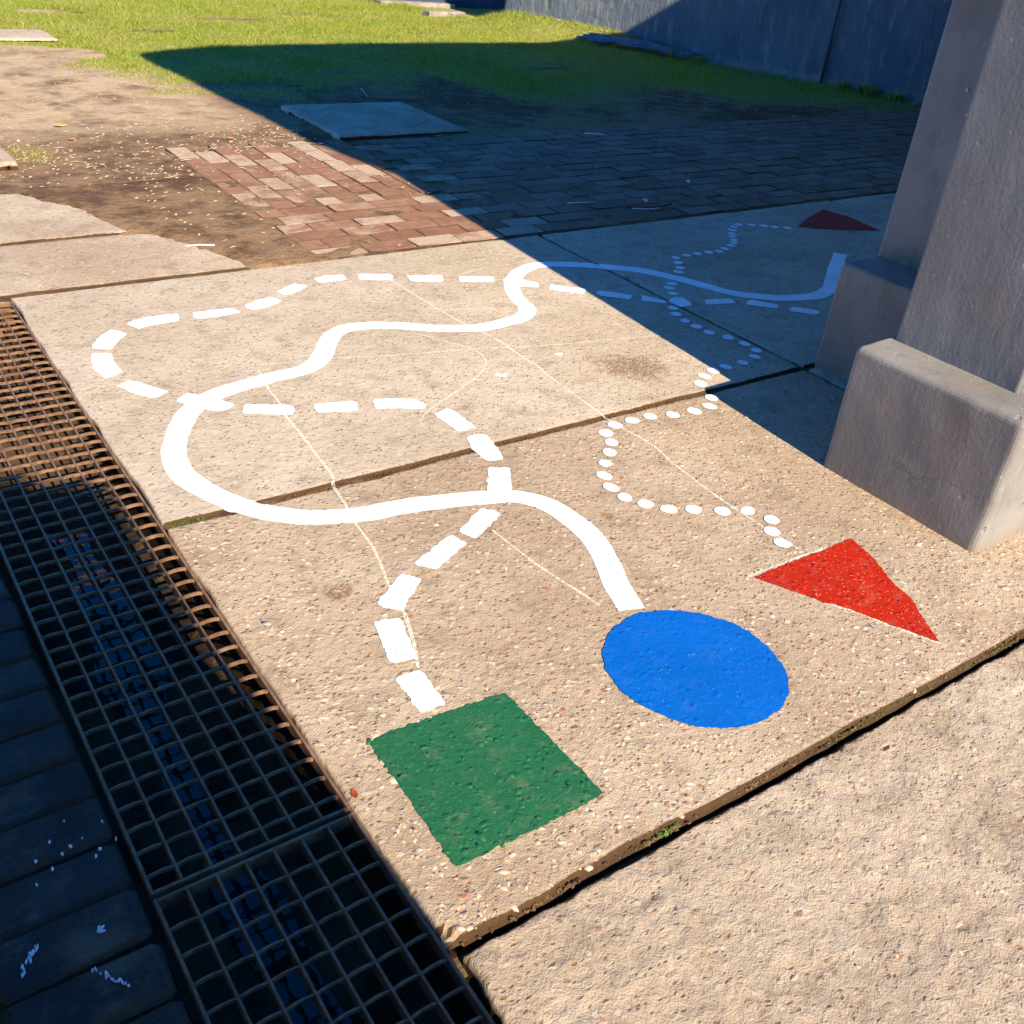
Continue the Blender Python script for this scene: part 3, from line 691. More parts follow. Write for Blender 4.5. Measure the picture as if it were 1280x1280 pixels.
def strip(name, pts, half, seed, mat, parent=None, lift=0.0013, step=0.008, across=7, rag=0.0030, smooth=6):
    c = spline(pts, step)
    for _ in range(smooth): c[1:-1] = 0.5 * c[1:-1] + 0.25 * (c[:-2] + c[2:])
    t = np.gradient(c, axis=0); t /= np.linalg.norm(t, axis=1)[:, None]; nrm = np.stack([-t[:, 1], t[:, 0]], -1)
    s = np.arange(len(c)) * step
    wl_ = half + rag * (fbm(s * 22, s * 0, seed, 4) + 0.8 * vnoise(s * 5, s * 0, seed + 9))
    wr_ = half + rag * (fbm(s * 22, s * 0 + 5, seed + 1, 4) + 0.8 * vnoise(s * 5, s * 0, seed + 8))
    rows = []
    for k in range(across):
        f = k / (across - 1)
        rows.append(c + nrm * (wl_ * (1 - f) - wr_ * f)[:, None])
    G = np.stack(rows, 1)
    Z = paint_z(G[..., 0], G[..., 1], lift)
    me = mesh_np(name, np.concatenate([G, Z[..., None]], -1), grid_faces(len(c), across), smooth=True)
    if sum(q.normal.z for q in me.polygons) < 0: me.flip_normals()
    return obj(name, me, mat, parent)

tag(strip('painted_line', LINE, .0365, 5, M['white']), 'wide unbroken white painted line winding from the blue disc to the pier', 'painted line')
dl = empty('dashed_line', (0.86, 1.37, 0)); tag(dl, 'white dashed painted trail looping away from the green square', 'painted line')
for i, q in enumerate(DASHES):
    o = paint_patch('dash', q, 100 + i, M['white'], None, lift=0.0022)
    o.parent = dl; o.matrix_parent_inverse = Matrix.Translation((-0.86, -1.37, 0))
dt = empty('dotted_line', (2.06, 1.40, 0)); tag(dt, 'trail of small white painted dots between the two red triangles', 'painted line')
for i, (x, y) in enumerate(DOTS):
    ra, rb, th = .0265 + rnd.uniform(-.002, .002), .0245 + rnd.uniform(-.003, .002), rnd.uniform(0, 3)
    poly = [(x + ra * math.cos(a) * math.cos(th) - rb * math.sin(a) * math.sin(th), y + ra * math.cos(a) * math.sin(th) + rb * math.sin(a) * math.cos(th)) for a in np.linspace(0, math.tau, 26, endpoint=False)]
    o = paint_patch('dot', poly, 200 + i, M['white'], None, lift=0.0028, jit=0.0012)
    o.parent = dt; o.matrix_parent_inverse = Matrix.Translation((-2.06, -1.40, 0))
gs = paint_patch('green_square', GREEN, 301, M['green'], None, 0.0020, 0.0026, 1)
tag(gs, 'dark green painted square at the start of the dashed trail', 'painted square')
bd = paint_patch('blue_disc', BLUE_POLY, 302, M['blue'], None, 0.0026, 0.0024, 1)
tag(bd, 'bright blue painted disc at the end of the unbroken white line', 'painted disc')
rt = paint_patch('red_triangle', RED, 303, M['red'], None, 0.0020, 0.0030, 1)
tag(rt, 'sunlit red painted triangle near the foot of the grey pier', 'painted triangle')
r2 = paint_patch('red_triangle', RED2, 304, M['red'], None, 0.0020, 0.0026, 1)
tag(r2, 'shaded far red painted triangle partly hidden behind the grey pier', 'painted triangle')
for mask, ob, mt in ((PG, gs, 'green'), (PB, bd, 'blue'), (PR, rt, 'red')):
    if mask.sum():
        q = PQ[mask].copy(); q[:, 2] += 0.0016
        pebbles('painted_pebbles', q, PSZ[mask] * (0.9 if mt != 'blue' else 0.6), M[mt], ob, 0.20)
# unfilled edges of the white undercoat

strip('undercoat_edge', [(1.853, 1.334), (1.93, 1.333), (2.06, 1.331), (2.16, 1.327)], .0035, 42, M['chalk'], rt, 0.0016, 0.005, 3, 0.003)
strip('undercoat_edge', [(1.95, 1.155), (1.99, 1.094), (2.04, .985), (2.085, .893)], .0028, 43, M['chalk'], rt, 0.0016, 0.005, 3, 0.003)

CL = ['pale chalk guide line running straight through to the sunlit red triangle', 'pale chalk guide line wandering down to the white dashes above the green square', 'thin chalk line crossing the far slab sideways behind the white line', 'thin chalk line along the far edge of the slabs towards the shaded red triangle', 'faint short chalk line behind the S-bend of the white line', 'chalk scribble curling round the dashes in the middle of the far slab', 'faint short chalk mark between the dashes and the blue disc']
for i, q in enumerate(CHALK):
    tag(strip('chalk_line', q, [.0040, .0040, .0028, .0028, .0022, .0030, .0030][i], 60 + i, M['chalk'], None, 0.0009, 0.006, 3, 0.0018, 3), CL[i], 'chalk line', 'chalk guide lines on the slabs')
for i, (x, y, s, lb) in enumerate([(1.957, 2.668, .022, 'tiny white paint splash in the middle of the far slab'), (2.27, 2.74, .016, 'small white paint drip beside the straight chalk line')]):
    poly = [(x + s * (1 + .5 * math.cos(3 * a)) * math.cos(a), y + .7 * s * (1 + .4 * math.sin(4 * a)) * math.sin(a)) for a in np.linspace(0, math.tau, 24, endpoint=False)]
    tag(paint_patch('paint_splash', poly, 400 + i, M['white']), lb, 'paint splash')

# ------------------------------------------------------------------ drain: channel, water, gratings
ch = empty('drain_channel'); kind(ch, 'structure', 'silted concrete drain channel under the gratings')
def chan():
    vv = np.arange(0.0, 4.06, 0.02); us = np.linspace(.198, .606, 22)
    U, V = np.meshgrid(us, vv, indexing='ij')
    Z = -0.205 + 0.010 * fbm(U * 9, V * 9, 31, 4) + 0.05 * sstep(.10, .20, np.abs(U - .40)) + 0.055 * sstep(2.5, 3.2, V)
    kind(obj('channel_floor', mesh_np('channel_floor', np.stack([U, V, Z], -1), grid_faces(*U.shape), True), M['channel'], ch), 'structure')
    for u0, u1 in ((.165, .2045), (.5925, .5965)):
        obj('channel_wall', prism('channel_wall', [(u0, -.6), (u1, -.6), (u1, 4.05), (u0, 4.05)], -.3, -.040), M['channel'], ch)
    obj('channel_wall', prism('channel_wall', [(.206, 4.006), (.593, 4.006), (.593, 4.05), (.206, 4.05)], -.3, -.012), M['slab_far'], ch)
chan()
wp = [(.405 + (.040 + .016 * sstep(1.6, 2.0, v) + .016 * math.sin(v * 7) + .010 * math.sin(v * 17)) * s + .02 * math.sin(v * 3.1), v) for s, vr in ((1, np.arange(.7, 3.0, .06)), (-1, np.arange(3.0, .7, -.06))) for v in vr]
kind(obj('drain_water', mesh_np('drain_water', [(a, b, -.199) for a, b in wp], [tuple(range(len(wp)))]), M['water']), 'structure', 'thin run of still water along the bottom of the drain')

def box_mesh(name, sx, sy, sz, bev=0.0008):
    return prism(name, [(-sx / 2, -sy / 2), (sx / 2, -sy / 2), (sx / 2, sy / 2), (-sx / 2, sy / 2)], -sz, 0, bev, 1)
GU0, GU1 = .2185, .5885
PITCH_U = (GU1 - GU0) / 7
def cross_mesh():
    pts = []
    for k in range(7):
        for j in range(5):
            t = j / 5; pts.append((k * PITCH_U + t * PITCH_U, 0.0022 * math.sin(math.pi * t), -0.0050 + 0.0012 * math.sin(math.pi * t)))
    pts.append((7 * PITCH_U, 0, -0.0075))
    V, F = [], []
    for x, y, z in pts:
        V += [(x, y - .0019, z), (x, y + .0019, z), (x, y + .0015, z - .009), (x, y - .0015, z - .009)]
    for k in range(len(pts) - 1):
        for q in range(4): F.append((4 * k + q, 4 * k + (q + 1) % 4, 4 * k + 4 + (q + 1) % 4, 4 * k + 4 + q))
    F += [(3, 2, 1, 0), tuple(len(V) - 4 + q for q in range(4))]
    me = mesh_np('cross_bar', V, F); bm = bmesh.new(); bm.from_mesh(me); bmesh.ops.recalc_face_normals(bm, faces=bm.faces[:]); bm.to_mesh(me); bm.free()
    return me
CROSS = cross_mesh()
def grate(v0, v1, label, cross0):
    g = empty('drain_grate', (GU0, v0, 0)); L = v1 - v0
    tag(g, label, 'drain grate', 'steel gratings over the drain')
    fr = box_mesh('frame_side', .006, L, .030)
    for x in (0, GU1 - GU0): obj('frame_side', fr, M['steel'], g, (x, L / 2, -.002))
    fe = box_mesh('frame_end', GU1 - GU0 - .007, .006, .030)
    for y in (.003, L - .003): obj('frame_end', fe, M['steel'], g, ((GU1 - GU0) / 2, y, -.003))
    bar = box_mesh('bar', .0050, L - .014, .028)
    for k in range(1, 7): obj('bar', bar, M['steel'], g, (k * PITCH_U, L / 2, -.003))
    y = cross0
    while y < L - .02:
        obj('cross_bar', CROSS, M['steel'], g, (0, y, 0)); y += .0565
    return g
grate(1.166, 3.995, 'long rusty steel grating, sunlit at its far end, beside the painted slabs', .040)
grate(-.30, 1.154, 'shaded steel grating nearest the camera, below the joint between gratings', .030)

# ------------------------------------------------------------------ bricks
def brick_variants(name, lx, ly, h, n=4, bev=.006):
    out = []
    for i in range(n):
        bm = bmesh.new(); bmesh.ops.create_cube(bm, size=1.0)
        for v in bm.verts: v.co = Vector((v.co.x * lx, v.co.y * ly, (v.co.z - .5) * h))
        bmesh.ops.bevel(bm, geom=list(bm.edges), offset=bev, segments=1, profile=.5, affect='EDGES')
        for v in bm.verts: v.co += Vector((rnd.uniform(-.003, .003), rnd.uniform(-.0025, .0025), rnd.uniform(-.0015, .0015)))
        out.append(bm_mesh(name, bm))
    return out
bp = empty('brick_path'); kind(bp, 'structure', 'old worn red brick paving behind the concrete slabs')
BV = []
for i in range(5):
    BV.append(brick_variants('brick', .249, .123, .06, 1, .0045)[0])
BG = {}
for me in BV:
    me.materials.append(M['brick']); g_ = me.copy(); g_.materials.clear(); g_.materials.append(M['brick_shaded']); BG[me] = g_
spots = []
front = [4.071, 4.20, 4.33, 4.455, 4.585, 4.715, 4.84]
for r in range(6):
    u = 1.905 + (.0 if r % 2 == 0 else -.0) + [.0, .12, .03, .16, .06, .13][r]
    if [0, .12, .03, .16, .06, .13][r] > .09: spots.append((1.905 + [0, .12, .03, .16, .06, .13][r] / 2 - .004, front[r] + .063, 0, [0, .12, .03, .16, .06, .13][r] / .256))
    while u < 9.6:
        spots.append((u + .128, front[r] + .063, 0, 1.0)); u += .257
for c in range(9):
    for r in range(5):
        spots.append((1.965 + c * .1285, 4.845 + .128 + r * .257 - (.128 if c % 2 else 0) + .064, 1, 1.0))
for r in range(10):
    u = 3.06 + (.128 if r % 2 else 0)
    while u < 9.5:
        spots.append((u + .128, 4.848 + .064 + r * .1285, 0, 1.0)); u += .257
spots = [s for s in spots if s[0] < 9.3 - 0 and not (s[1] > 4.84 and s[2] == 1 and s[1] < 4.97)] + [(1.965 + c * .1285, 4.908, 1, .5) for c in range(1, 9, 2)]
spots.sort(key=lambda s: math.hypot(s[0], s[1]))
rest_v, rest_f = [], []
for i, (x, y, o_, sc_) in enumerate(spots):
    z = -.0025 + rnd.uniform(-.0025, .0025) + 0.003 * float(fbm(x * 1.5, y * 1.5, 88, 2))
    rz = (math.pi / 2 if o_ else 0) + rnd.uniform(-.02, .02)
    rx, ry = rnd.uniform(-.011, .011), rnd.uniform(-.008, .008)
    me = BV[rnd.randrange(5)]
    if i < 300:
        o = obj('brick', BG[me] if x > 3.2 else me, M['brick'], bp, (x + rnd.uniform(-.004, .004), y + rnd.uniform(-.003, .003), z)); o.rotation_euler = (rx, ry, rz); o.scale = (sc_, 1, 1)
    else:
        mt = Matrix.Translation((x, y, z)) @ Matrix.Rotation(rz, 4, 'Z') @ Matrix.Rotation(rx, 4, 'X')
        b0 = len(rest_v)
        rest_v += [tuple(mt @ v.co) for v in me.vertices]; rest_f += [tuple(b0 + k for k in p.vertices) for p in me.polygons]
kind(obj('far_bricks', mesh_np('far_bricks', rest_v, rest_f), M['brick_shaded'], bp), 'stuff')

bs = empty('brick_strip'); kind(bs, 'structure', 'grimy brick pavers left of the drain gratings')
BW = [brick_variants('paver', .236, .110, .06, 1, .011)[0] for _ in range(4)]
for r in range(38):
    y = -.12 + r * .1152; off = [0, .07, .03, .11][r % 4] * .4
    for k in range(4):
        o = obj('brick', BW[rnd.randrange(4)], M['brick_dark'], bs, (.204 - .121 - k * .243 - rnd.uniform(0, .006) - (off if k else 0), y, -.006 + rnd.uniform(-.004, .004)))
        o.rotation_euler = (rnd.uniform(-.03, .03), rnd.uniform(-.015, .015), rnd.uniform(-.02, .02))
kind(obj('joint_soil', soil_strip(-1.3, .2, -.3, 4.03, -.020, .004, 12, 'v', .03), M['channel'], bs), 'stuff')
sp = []
SPK = [(.133, 1.394), (.128, 1.333), (.112, 1.323), (.17, 1.302), (.19, 1.36), (.09, 1.30), (.15, 1.34), (.20, 1.31), (.07, 1.33), (.16, 1.29), (.06, 1.28), (.10, 1.36)]
psp = empty('paint_specks', (.12, 1.3, 0)); tag(psp, 'white paint specks and streaks spilt on the pavers left of the drain', 'paint specks')
def flake(x, y, ra, rb, th, nm):
    pts = [(x + ra * math.cos(a) * math.cos(th) - rb * math.sin(a) * math.sin(th) * (1 + .3 * math.sin(3 * a)), y + ra * math.cos(a) * math.sin(th) + rb * math.sin(a) * math.cos(th)) for a in np.linspace(0, math.tau, 12, endpoint=False)]
    me = prism(nm, pts, -.004, .0015)
    o = obj(nm, me, M['white'], psp); o.matrix_parent_inverse = Matrix.Translation((-.12, -1.3, 0)); return o
for (x, y) in SPK: flake(x, y, rnd.uniform(.0014, .0032), rnd.uniform(.001, .002), rnd.uniform(0, 3), 'speck')
for (x, y, ln, th, k) in [(.118, 1.045, .030, -1.0, 16), (.015, 1.142, .024, 1.0, 11), (.034, 1.165, .010, 1.2, 5), (.125, 1.141, .012, .2, 6)]:
    for _ in range(k):
        t = rnd.gauss(0, .5); flake(x + ln * t * math.cos(th) + rnd.gauss(0, .0022), y + ln * t * math.sin(th) + rnd.gauss(0, .0022), rnd.uniform(.0015, .005), rnd.uniform(.0008, .0020), th + rnd.gauss(0, .3), 'streak')

# ------------------------------------------------------------------ pier on the right
def pier():
    p = empty('pier', (3.1, 1.5, 0)); tag(p, 'stepped grey rendered pier standing on a thick plinth at the right', 'pier')
    inv = Matrix.Translation((-3.1, -1.5, 0))
    def part(nm, me, mt):
        o = obj(nm, me, mt, p); o.matrix_parent_inverse = inv
        o.modifiers.new('wn', 'WEIGHTED_NORMAL'); return o
    def rough_prism(nm, poly, z0, z1, bev, amp, cut):
        bm = bmesh.new(); me0 = prism(nm, poly, z0, z1, bev, 4, True); bm.from_mesh(me0)
        bmesh.ops.triangulate(bm, faces=bm.faces[:])
        for _ in range(5):
            es = [e for e in bm.edges if e.calc_length() > cut]
            if not es: break
            bmesh.ops.subdivide_edges(bm, edges=es, cuts=1)
            bmesh.ops.triangulate(bm, faces=[f for f in bm.faces if len(f.verts) > 3])
        co = np.array([v.co for v in bm.verts]); nn = np.array([v.normal for v in bm.verts])
        a = amp * (fbm(co[:, 0] * 5 + co[:, 1] * 5, co[:, 2] * 4, 91, 4) + .5 * fbm(co[:, 0] * 14 - co[:, 1] * 14, co[:, 2] * 12, 92, 3))
        for v, d, n_ in zip(bm.verts, a, nn): v.co += Vector(n_) * float(d)
        return bm_mesh(nm, bm, True)
    pl = [(2.54, 1.10), (3.9, 1.10), (3.9, 2.255), (3.18, 2.255), (3.18, 1.67), (2.54, 1.67)]
    sh = [(2.697, 1.225), (3.9, 1.225), (3.9, 2.247), (3.39, 2.247), (3.39, 1.645), (2.697, 1.645)]
    part('plinth', rough_prism('plinth', pl, -.03, .421, .022, .0035, .05), M['plinth'])
    shf = part('shaft', rough_prism('shaft', sh, .40, 3.60, .012, .0030, .07), M['pier'])
    for i, (y, z, ln, th, cv_) in enumerate([(1.985, 1.035, .035, 1.2, .3), (2.05, .985, .020, -1.0, .2), (1.96, .79, .030, .55, .5), (2.03, .82, .014, 1.3, .2), (2.085, 1.05, .006, 1, 0), (2.04, 1.04, .005, 1, 0), (1.945, .675, .005, 1, 0)]):
        pts = [(3.386, y + (t - .5) * ln * 2 * math.cos(th), z + (t - .5) * ln * 2 * math.sin(th) + cv_ * ln * math.sin(t * 3.1)) for t in np.linspace(0, 1, 6)]
        sc = part('scratch', tube('scratch', pts, .0032, 5), M['paper']); sc.parent = shf; sc.matrix_parent_inverse = Matrix.Identity(4)
pier()

# ------------------------------------------------------------------ unseen stand-ins added outside the view to block sun and sky light
def unseen_building():
    b = empty('unseen_building', (6, 1.6, 0)); tag(b, 'unseen stand-in behind the grey pier, its roof outline shaped to cast the shadow', 'unseen_building')
    inv = Matrix.Translation((-6, -1.6, 0))
    def part(nm, me, mt):
        o = obj(nm, me, mt, b); o.matrix_parent_inverse = inv
    part('wall', prism('wall', [(3.905, 1.35), (16, 1.35), (16, 1.62), (3.905, 1.62)], -.06, 3.6), M['render'])  # unseen wall added to shade the ground beyond the pier
    zt = 3.70; s = zt * SUN_RUN
    edge = [(2.97, 5.50), (2.90, 5.90), (2.86, 6.3), (2.84, 7.2), (2.78, 8.3), (2.72, 9.41), (3.05, 9.66), (3.6, 9.86), (4.89, 9.99), (7.05, 10.08), (9.0, 10.14), (16, 10.4), (16, 5.5)]
    part('roof', prism('roof', [(a - SUN_SKEW * s, c - s) for a, c in edge], 3.604, zt), M['roof'])  # unseen roof, its outline traced back from the shadow it casts
unseen_building()
def shadow_shape():
    prof = [(.56, -.05), (.555, .4), (.522, .74), (.482, .96), (.43, 1.21), (.372, 1.41), (.337, 1.78), (.318, 1.90), (.25, 1.95), (.16, 1.965), (.12, 2.02), (-.2, 2.06), (-1.2, 2.07), (-1.2, -.05)]  # added unseen shape, profile fitted to the shadow over the gratings
    bm = bmesh.new()
    a = [bm.verts.new((x, -.30, z)) for x, z in prof]; c = [bm.verts.new((x, -.72, z)) for x, z in prof]
    bm.faces.new(a); bm.faces.new(list(reversed(c)))
    for i in range(len(prof)): bm.faces.new((a[i], c[i], c[(i + 1) % len(prof)], a[(i + 1) % len(prof)]))
    bmesh.ops.recalc_face_normals(bm, faces=bm.faces[:])
    tag(obj('shadow_caster', bm_mesh('shadow_caster', bm), M['render']), 'unseen shape added behind the camera, outlined to cast shade on the gratings', 'wall')
shadow_shape()
tag(obj('sky_blocker', prism('sky_blocker', [(-3.0, -3.2), (-1.35, -3.2), (-1.35, 3.0), (-3.0, 3.0)], -.06, 3.4), M['render']), 'plain block added out of view to shut out sky light left of the drain', 'unseen_building')  # unseen block, added only to darken the pavers and gratings

# ------------------------------------------------------------------ rendered wall at the back, conduit, shed
def back_wall():
    w = empty('back_wall', (W0[0], W0[1], 0)); tag(w, 'dark blue-grey rendered wall along the right edge of the lawn', 'wall')
    inv = Matrix.Translation((-W0[0], -W0[1], 0))
    L = 9.0; back = -WN * .3
    ss = np.concatenate([np.arange(0, 6, .025), np.arange(6, L + .01, .2)]); zz = np.concatenate([np.arange(-.2, 1.2, .025), np.arange(1.2, 3.3, .3)])
    S, Z = np.meshgrid(ss, zz, indexing='ij')
    am = 0.012 * fbm(S * 5, Z * 1.6, 51, 5) + .006 * fbm(S * 18, Z * 5, 52, 4)
    am = am - .015 * sstep(.012, 0, np.abs(np.mod(fbm(S * 2.2, Z * .9, 53, 4) * 4, 1) - .5) * .2) * sstep(2.6, 1.2, S)
    X = W0[0] + WD[0] * S + WN[0] * am; Y = W0[1] + WD[1] * S + WN[1] * am
    nu, nv = S.shape
    v = np.stack([X, Y, Z], -1).reshape(-1, 3); vb = v.copy()
    vb[:, 0] = (W0[0] + WD[0] * S + back[0]).ravel(); vb[:, 1] = (W0[1] + WD[1] * S + back[1]).ravel()
    f = grid_faces(nu, nv); n = nu * nv; idx = np.arange(n).reshape(nu, nv)
    e0 = np.stack([idx[0, :-1], idx[0, 1:], idx[0, 1:] + n, idx[0, :-1] + n], -1)
    e1 = np.stack([idx[:-1, -1], idx[1:, -1], idx[1:, -1] + n, idx[:-1, -1] + n], -1)
    e2 = np.stack([idx[-1, :-1], idx[-1, 1:], idx[-1, 1:] + n, idx[-1, :-1] + n], -1)
    me = mesh_np('render_face', np.concatenate([v, vb]), np.concatenate([f, f[:, ::-1] + n, e0, e1, e2]))
    o = obj('render_face', me, M['wall'], w); o.matrix_parent_inverse = inv
    bm = bmesh.new(); bm.from_mesh(me); bmesh.ops.recalc_face_normals(bm, faces=bm.faces[:]); bm.to_mesh(me); bm.free()
    s = 4.30; q = W0 + WD * s + WN * .035
    o = obj('conduit', tube('conduit', [(q[0], q[1], z) for z in (-.05, .5, 1.5, 3.0)], .017, 8), M['conduit'], w); o.matrix_parent_inverse = inv
    # crumbled render along the foot
    Q = []; S = []
    for _ in range(150):
        s = rnd.uniform(.7, 5.4); q = W0 + WD * s + WN * (.05 + .12 * rnd.random() ** 2); sz = rnd.choice((.008, .012, .016, .022, .032, .045))
        Q.append((q[0], q[1], float(ground_z(q[0], q[1])) + sz * .2)); S.append(sz)
    rb = pebbles('rubble', np.array(Q), np.array(S), M['stone'], None, .42); rb['label'] = 'crumbled render scattered along the foot of the back wall'
back_wall()

def shed():
    s = empty('shed', (9.4, 13.4, 0)); tag(s, 'shed wall with its shade coloured in dark blue, in the gap beyond the end of the back wall', 'shed')
    inv = Matrix.Translation((-9.4, -13.4, 0))
    for nm, me, mt in [('wall', prism('wall', [(7.15, 13.35), (12.5, 12.55), (13.2, 15.2), (7.8, 16.0)], -.1, 2.3, .01, 1), 'shed'), ('footing', prism('footing', [(7.12, 13.20), (8.2, 13.04), (8.2, 13.22), (7.12, 13.38)], -.1, .05, .01, 1), 'stone')]:
        o = obj(nm, me, M[mt], s); o.matrix_parent_inverse = inv
    me = prism('roof', [(6.3, 12.3), (13, 11.5), (14, 16.2), (7.2, 17)], 2.3, 2.42)
    o = obj('roof', me, M['roof'], s); o.matrix_parent_inverse = inv
shed()
kb = slab_mesh('kerb_block', 7.25, 7.80, 12.15, 12.32, .06, .03, 71, .015, .008, -.12)
tag(obj('kerb_block', kb, M['stone']), 'broken grey kerb block lying in the grass by the end of the back wall', 'kerb block')

# ------------------------------------------------------------------ hose bundle, manhole, odd pieces of concrete
def hoses():
    h = empty('hose_bundle', (8.3, 9.6, 0)); tag(h, 'bundle of dull blue plastic pipes lying on the shaded grass by the wall', 'pipes')
    for k in range(8):
        a = np.array([7.92 + .05 * (k % 4), 9.93 - .05 * k]); b_ = np.array([8.75 + .06 * (k % 3), 9.05 - .045 * k + (.25 if k > 5 else 0)])
        nn = np.array([-(b_ - a)[1], (b_ - a)[0]]); nn /= np.linalg.norm(nn); pts = []
        for t in np.linspace(0, 1, 14):
            q = a + (b_ - a) * t + nn * (.10 * math.sin(math.pi * t) * (k - 3.5) / 3.5 + .02 * math.sin(t * 9 + k))
            pts.append((q[0], q[1], float(ground_z(q[0], q[1])) + .035 + .018 * (k % 3) + .02 * math.sin(math.pi * t)))
        o = obj('pipe', tube('pipe', pts, .016, 8), M['hose'], h); o.matrix_parent_inverse = Matrix.Translation((-8.3, -9.6, 0))
hoses()
def manhole():
    m = empty('manhole', (3.575, 6.715, 0)); tag(m, 'square concrete manhole surround with a round lid in the shade', 'manhole')
    inv = Matrix.Translation((-3.575, -6.715, 0))
    me = slab_mesh('surround', 3.065, 4.085, 6.215, 7.215, .012, .03, 73, .02, .012, -.08)
    o = obj('surround', me, M['slab_far'], m); o.matrix_parent_inverse = inv
    bm = bmesh.new(); rs = [(0, .020), (.30, .020), (.366, .018), (.374, .012), (.375, .004), (.388, .004), (.389, .016), (.40, .016), (.42, .010)]
    rings = []
    for r, z in rs[1:]:
        rings.append([bm.verts.new((3.60 + r * math.cos(a), 6.74 + r * math.sin(a), z + .001 * math.sin(a * 5))) for a in np.linspace(0, math.tau, 48, endpoint=False)])
    bm.faces.new(rings[0])
    for a, b_ in zip(rings[:-1], rings[1:]):
        for k in range(48): bm.faces.new((a[k], b_[k], b_[(k + 1) % 48], a[(k + 1) % 48]))
    o = obj('lid', bm_mesh('lid', bm, False), M['slab_far'], m); o.matrix_parent_inverse = inv
manhole()
tag(obj('concrete_block', slab_mesh('concrete_block', .45, 1.045, 5.95, 6.46, .025, .03, 74, .02, .008, -.12), M['slab_far']), 'pale concrete block end poking in at the left edge over bare soil', 'concrete block')
tag(obj('concrete_strip', slab_mesh('concrete_strip', .9, 2.26, 10.08, 10.62, .022, .03, 75, .02, .010, -.12), M['slab_far']), 'pale concrete strip lying in the lawn at the far left', 'concrete slab')

# ------------------------------------------------------------------ lawn
def lawn():
    N = 900000
    u = rng.uniform(0.9, 10.6, N); v = rng.uniform(5.9, 16.5, N)
    td = turf_depth(u, v); wd = wall_dist(u, v)
    dens = sstep(-.25, .75, td) * (0.70 + .75 * fbm(u * 2.2, v * 2.2, 81, 4)) + 0.02
    dens = np.where((v > 5.9) & (td < -.25), 0.006, dens)
    keep = (rng.random(N) < dens) & (wd > 0.02)
    keep &= ~((u > 3.02) & (u < 4.12) & (v > 6.17) & (v < 7.26)) & ~((u < 2.29) & (u > .9) & (v > 10.05) & (v < 10.65)) & ~((v > 11.7) & (wd < .25) & (u > 8))
    keep &= ~((u > 1.88) & (v < 6.15)) & ~((u < 1.06) & (v < 6.5)) & ~((u > 7.1) & (v > 13.30 - .15 * (u - 7.1)))
    u, v, td = u[keep], v[keep], td[keep]; n = len(u)
    h = rng.uniform(.012, .034, n) * (0.55 + .55 * sstep(0, 1.0, td)) * (1 + .5 * fbm(u * 2, v * 2, 82, 2))
    h = h * (1 + 1.0 * sstep(.5, .05, wall_dist(u, v)))
    a = rng.uniform(0, math.tau, n); w = rng.uniform(.0018, .0036, n); lean = rng.uniform(.4, 1.6, n) * h; b_ = rng.uniform(0, math.tau, n)
    z = ground_z(u, v) - .002
    p0 = np.stack([u - w * np.cos(a), v - w * np.sin(a), z], -1); p1 = np.stack([u + w * np.cos(a), v + w * np.sin(a), z], -1)
    p2 = np.stack([u + lean * np.cos(b_), v + lean * np.sin(b_), z + h], -1)
    me = mesh_np('grass', np.stack([p0, p1, p2], 1).reshape(-1, 3), np.arange(3 * n).reshape(n, 3))
    dry = np.clip(sstep(1.3, .0, td) * .9 + .45 * fbm(u * 1.1, v * 1.1, 83, 3) * (v < 10.6), 0, 1)
    at = me.attributes.new('dry', 'FLOAT', 'POINT'); at.data.foreach_set('value', np.repeat(dry, 3).astype(np.float32))
    kind(obj('grass', me, M['grass']), 'stuff', 'short mown grass with worn thin edges')
    return n
lawn()

def weed(x, y, n, h, label):
    V, F = [], []
    z0 = float(ground_z(x, y))
    for i in range(n):
        a = rnd.uniform(0, math.tau); r = rnd.uniform(0, .09); l = h * rnd.uniform(.5, 1); tilt = rnd.uniform(.2, 1.0)
        bx, by = x + r * math.cos(a), y + r * math.sin(a); w = rnd.uniform(.004, .010)
        dx, dy = math.cos(a) * math.sin(tilt), math.sin(a) * math.sin(tilt); px, py = -math.sin(a), math.cos(a); k = len(V)
        V += [(bx - px * w * .4, by - py * w * .4, z0), (bx + px * w * .4, by + py * w * .4, z0), (bx + dx * l * .5 + px * w, by + dy * l * .5 + py * w, z0 + l * .6 * math.cos(tilt) + .01), (bx + dx * l * .5 - px * w, by + dy * l * .5 - py * w, z0 + l * .6 * math.cos(tilt) + .01), (bx + dx * l, by + dy * l, z0 + l * math.cos(tilt) * .9)]
        F += [(k, k + 1, k + 2, k + 3), (k + 3, k + 2, k + 4)]
    tag(obj('weed', mesh_np('weed', V, F), M['grass']), label, 'weed', 'weeds along the foot of the wall')
for i, (s, n, h) in enumerate([(2.55, 170, .15), (2.85, 90, .10), (4.6, 120, .12), (4.85, 160, .15), (5.15, 120, .11)]):
    q = W0 + WD * s + WN * .16
    weed(q[0], q[1], n, h, ['bushy dark weed at the wall foot left of the conduit', 'smaller dark weed beside the bushy one at the wall foot', 'low weed just right of the conduit foot', 'dark leafy weed between conduit and pier at the wall foot', 'last low weed before the pier at the wall foot'][i])

